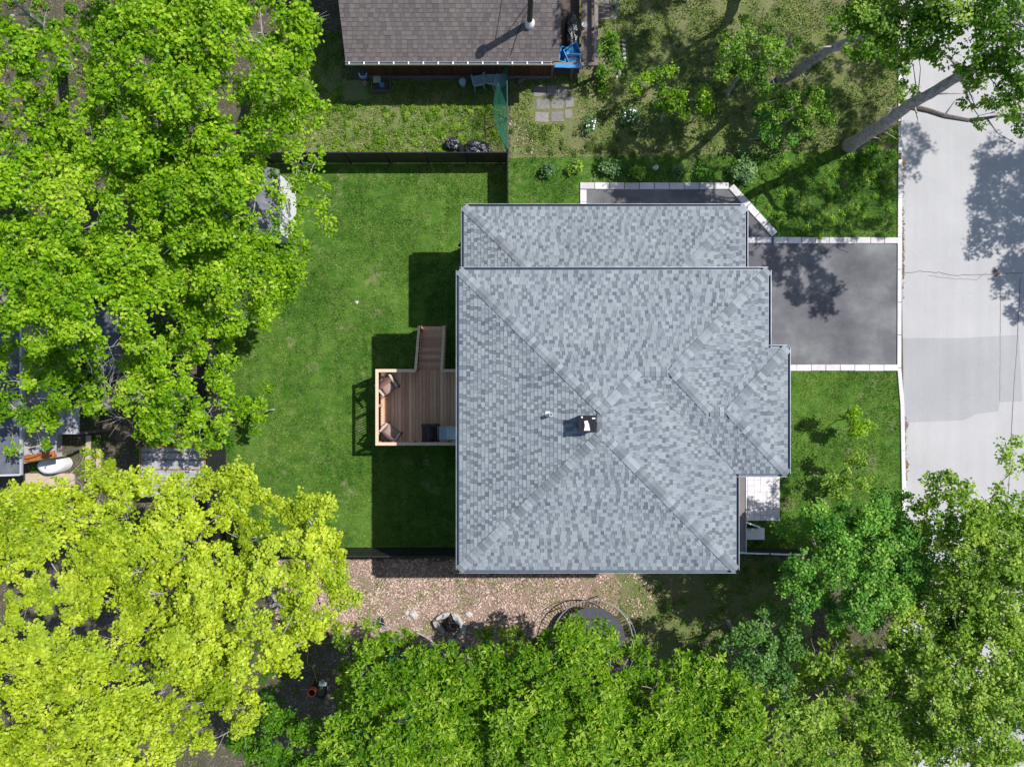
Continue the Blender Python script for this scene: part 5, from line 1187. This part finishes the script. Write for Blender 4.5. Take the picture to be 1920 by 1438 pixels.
for q in (((1850,222,6),(1870,250,6.1),(1905,270,6.3)),((1815,226,5.8),(1850,245,6)),((1770,218,5.6),(1790,190,5.8)),((1880,216,6.2),(1915,240,6.4),(1925,275,6.5)),((1720,195,5),(1726,130,5.6),(1722,100,6)),((1722,195,5),(1712,120,5.5))): mb.tube(seg(*q),[.03]+[.012]*(len(q)-1),5)
mb.build('limb', M_DKBARK, o, -o.location)
tree('street_tree','second leaning grey trunk with sparse crown near the top edge',
     pb((1640,20,8,.9,.6),(1580,-20,8.5,1.0,.7),(1700,-30,9,1.2,.8),(1610,90,7,.45,.5),(1660,110,6.6,.4,.5),(1560,40,6,.4,.4),(1780,-40,9.6,1.3,.9)), 'airy', L_STREET, M_BARK, base=P2(1462,150), tr=.22, seed=52, group=G_S, twigs=.5,
     trunk_path=seg((1464,152,0),(1472,146,.3),(1520,116,2.6),(1560,92,4.2),(1600,72,5.4),(1650,45,6.8),(1700,10,8)))
tree('street_tree','street tree just beyond the right edge whose shade falls on the road',
     [(24.5+.66*0,9.3,7.0,1.0),(25.6,10.6,7.4,1.3),(26.6,9.2,7.4,1.3),(25.9,7.7,7.0,1.1),(24.0,7.8,6.6,.75),(25.2,6.3,6.8,.8),(26.9,6.6,7.4,1.1),(25.6,5.0,6.6,.6),(27.5,11.5,8,1.4),(24.9,11.6,7.2,.9)], 'airy', L_DEEP, M_BARK, base=(26.8,9.0), tr=.22, seed=53, group=G_S)
tree('street_tree','tall street tree just beyond the top edge above the rough yard',
     crown(1560,-330,8.6,4.6,2.2,30,54,1.4,(.5,1.0),.8)+crown(1960,-230,8.5,4.2,2.1,36,55,1.2,(.5,1.0),.8), 'airy', L_DEEP, M_BARK, base=(9.5,16.5), tr=.25, seed=54, group=G_S)
# small trees and shrubs
G_U = 'shrubs and saplings in the rough yard'
tree('small_tree','small leafy tree with bare twigs at its middle in the rough yard', crown(1420,95,3.6,1.6,1.35,19,61,.8,(.3,.55),.85,((1430,80,1450,130),)), 'fine', L_STREET, M_PALEBARK, tr=.07, seed=61, cat='tree', group=G_U, twigs=.6, bare=3)
tree('shrub','leafy shrub at the foot of the second leaning trunk', crown(1500,200,1.8,1.5,1.0,17,62,.5,(.28,.5),.85), 'fine', L_STREET, M_BARK, tr=.04, seed=62, cat='shrub', group=G_U)
tree('shrub','shrub at the foot of the long grey trunk beside the kerb', crown(1655,282,1.0,.45,.42,5,63,.4,(.25,.38),1.1), 'fine', L_DEEP, M_BARK, tr=.03, seed=63, cat='shrub', group=G_U)
tree('sapling','green sapling in the middle of the rough yard', pb((1262,195,2.2,.46,1.2),(1245,182,2.0,.35,1),(1272,172,2.3,.3,.8),(1240,200,2,.3,.7),(1280,218,2,.25,.6)), 'fine', L_LONG, M_BARK, tr=.03, seed=64, cat='tree', group=G_U)
tree('sapling','yellow green sapling right of the green sapling', pb((1322,180,2.2,.32,.9),(1318,208,1.9,.25,.7),(1330,195,2.1,.2,.8)), 'fine', L_SPRING, M_BARK, tr=.03, seed=65, cat='tree', group=G_U)
tree('sapling','thin pale sapling right of the stepping slabs', pb((1230,140,2,.25,.7),(1215,152,2,.25,.5),(1195,165,1.8,.2,.5),(1250,130,1.8,.3,.4)), 'fine', L_SPRING, M_BARK, tr=.02, seed=66, cat='tree', group=G_U)
tree('shrub','dark green shrub beside the weathered landing', crown(1140,110,.7,.5,1.1,9,67,.4,(.25,.4),1.0), 'fine', L_DEEP, M_BARK, tr=.02, seed=67, cat='shrub', group=G_U)
tree('shrub','low cool green bushes in the shade left of the long leaning trunk', crown(1455,235,1.0,1.4,.8,13,68,.4,(.25,.45),.7), 'fine', L_BLUE, M_BARK, tr=.03, seed=68, cat='shrub', group=G_U)
def cover(name,label,cat,areas,sty,mat,seed):
    R = random.Random(seed); bl = []
    for (px0,py0,px1,py1,n_,r0,r1) in areas:
        for k in range(n_): q = P(R.uniform(px0,px1),R.uniform(py0,py1),0); bl.append((q.x,q.y,.10,R.uniform(r0,r1),R.uniform(.5,1.1)))
    V,Fc,tn,_,_ = leaves_for(bl,sty,seed); V[:,2] = np.abs(V[:,2])*.6+.02
    o = link(name, np_mesh(name,V,Fc,mat,tn)); return tag(o,label,cat,None,'stuff')
cover('ground_cover','bright green leafy ground cover on the front lawn corner by the street','ground cover',[(1425,285,1675,440,90,.09,.24)],'weed',L_LONG,401)
cover('ground_cover','leafy weeds spread over the rough yard under the street trees','ground cover',[(1130,150,1420,285,46,.05,.17),(1100,0,1660,150,50,.05,.18),(1420,150,1640,275,40,.06,.22),(960,235,1200,290,30,.04,.14)],'weed',L_COVER,402)
cover('ground_cover','dark leafy undergrowth in the shaded south yard and below the lower trees','ground cover',[(1200,1075,1500,1240,45,.1,.28),(1480,1200,1690,1438,60,.15,.4),(1330,1040,1480,1090,16,.1,.22),(480,1190,550,1340,26,.1,.25),(625,1185,720,1330,22,.08,.22)],'weed',L_DEEP,403)
cover('ground_cover','yellow green weeds on the grass behind the bungalow','ground cover',[(500,195,940,292,150,.05,.18),(520,130,640,200,20,.08,.2)],'weed',L_LONG,404)
cover('ground_cover','undergrowth on the ground of the left hand wood','ground cover',[(0,0,420,880,150,.15,.45)],'fine',L_DEEP,405)
G_N = 'young shrubs planted along the north lawn strip'
for k,(px_,py_,r_,lab,lm) in enumerate(((1027,315,.22,'leftmost grey green shrub on the north lawn strip',L_GLAUC),(1080,313,.13,'tiny shrub between the first two grey green shrubs',L_OLIVE),(1142,314,.26,'rounded grey green shrub above the left end of the drive edging',L_GLAUC),(1196,320,.2,'light green shrub left of the pinkish stone',L_OLIVE),(1270,318,.18,'faint grey green shrub right of the pinkish stone',L_GLAUC),(1325,322,.24,'dark green shrub on the north lawn strip',L_BLUE),(1393,322,.42,'largest grey green shrub near the corner of the drive edging',L_GLAUC))):
    tree('shrub',lab,[(*P(px_,py_,.3),r_,1.6),(*P(px_+random.uniform(-8,8),py_+5,.22),r_*.8,1.4)],'fine',lm,M_BARK,tr=.02,seed=80+k,cat='shrub',group=G_N)
tree('sapling','slender bright green sapling on the front lawn, the upper one', pb((1605,785,1.6,.30,1.3),(1588,778,1.5,.26,1.2),(1612,800,1.4,.30,1.3),(1625,800,1.3,.2,1),(1602,812,1.1,.14,.8),(1600,775,1.9,.2,1.1)), 'fine', L_SPRING, M_BARK, base=P2(1585,784), tr=.025, seed=71, cat='tree', group='saplings on the front lawn')
tree('sapling','slender green sapling on the front lawn above the cool green maple', pb((1613,850,1.9,.16,1),(1615,868,1.7,.18,.9),(1592,868,1.5,.18,.8),(1612,885,1.4,.28,.8),(1590,895,1.2,.25,.7),(1625,905,1.2,.4,.7),(1580,920,1.0,.5,.7),(1560,905,1.0,.35,.6)), 'fine', L_OLIVE, M_BARK, base=P2(1590,880), tr=.025, seed=72, cat='tree', group='saplings on the front lawn')
tree('sapling','small leafy tree standing alone on the back lawn', pb((490,755,2.1,.25,.8),(475,775,2,.3,.8),(500,730,2.2,.14,.7),(465,752,2,.2,.7),(490,790,1.9,.25,.8),(478,805,1.7,.18,.6)), 'fine', L_SPRING, M_BARK, tr=.03, seed=73, cat='tree')
for k,(px_,py_,lab) in enumerate(((1107,240,'left of two white flowering plants in the rough yard'),(1181,224,'right and larger of two white flowering plants in the rough yard'))):
    t = thing('flowering_plant',lab,'plant',P(px_,py_,0),0,'white flowering plants'); V,Fc,tn,_,_ = leaves_for([(0,0,.25,.28+.08*k)],'fine',200+k); link('leaves', np_mesh('leaves',V,Fc,L_GLAUC,tn), t)
    fm = MB(); fm.lathe([(.012,0),(.036,.02),(.024,.03)],6); fm = fm.mesh('flower',M_PETAL)
    for q in range(8+5*k):
        a_, rr = random.random()*6.28, random.random()**.5*(.22+.08*k); link('flower',fm,t,(rr*math.cos(a_), rr*math.sin(a_), .42+random.random()*.12))
# creeper covered guy wire at the kerb
mb = MB(); mb.tube(seg((1703,12,6.5),(1697,90,5.0),(1692,170,3.4),(1689,240,1.2),(1688,262,0)),.018,5); 
gw = thing('guy_wire','pale guy wire overgrown with thin creeper coming down at the kerb','wire',P(1688,262,0)); mb.build('wire', M_STEEL, gw, -gw.location)
V,Fc,tn,_,_ = leaves_for(pb((1696,100,4.9,.12,2),(1694,130,4.3,.15,2),(1692,165,3.6,.14,2),(1691,185,3.0,.13,2)),'fine',301); link('creeper', np_mesh('creeper',V,Fc,L_OLIVE,tn), gw, -gw.location)

# one look at the scale: everything that is a thing must carry a label
for ob in list(bpy.data.objects):
    if ob.type == 'MESH' and ob.parent is None and not ob.get('label'): print('no label', ob.name)
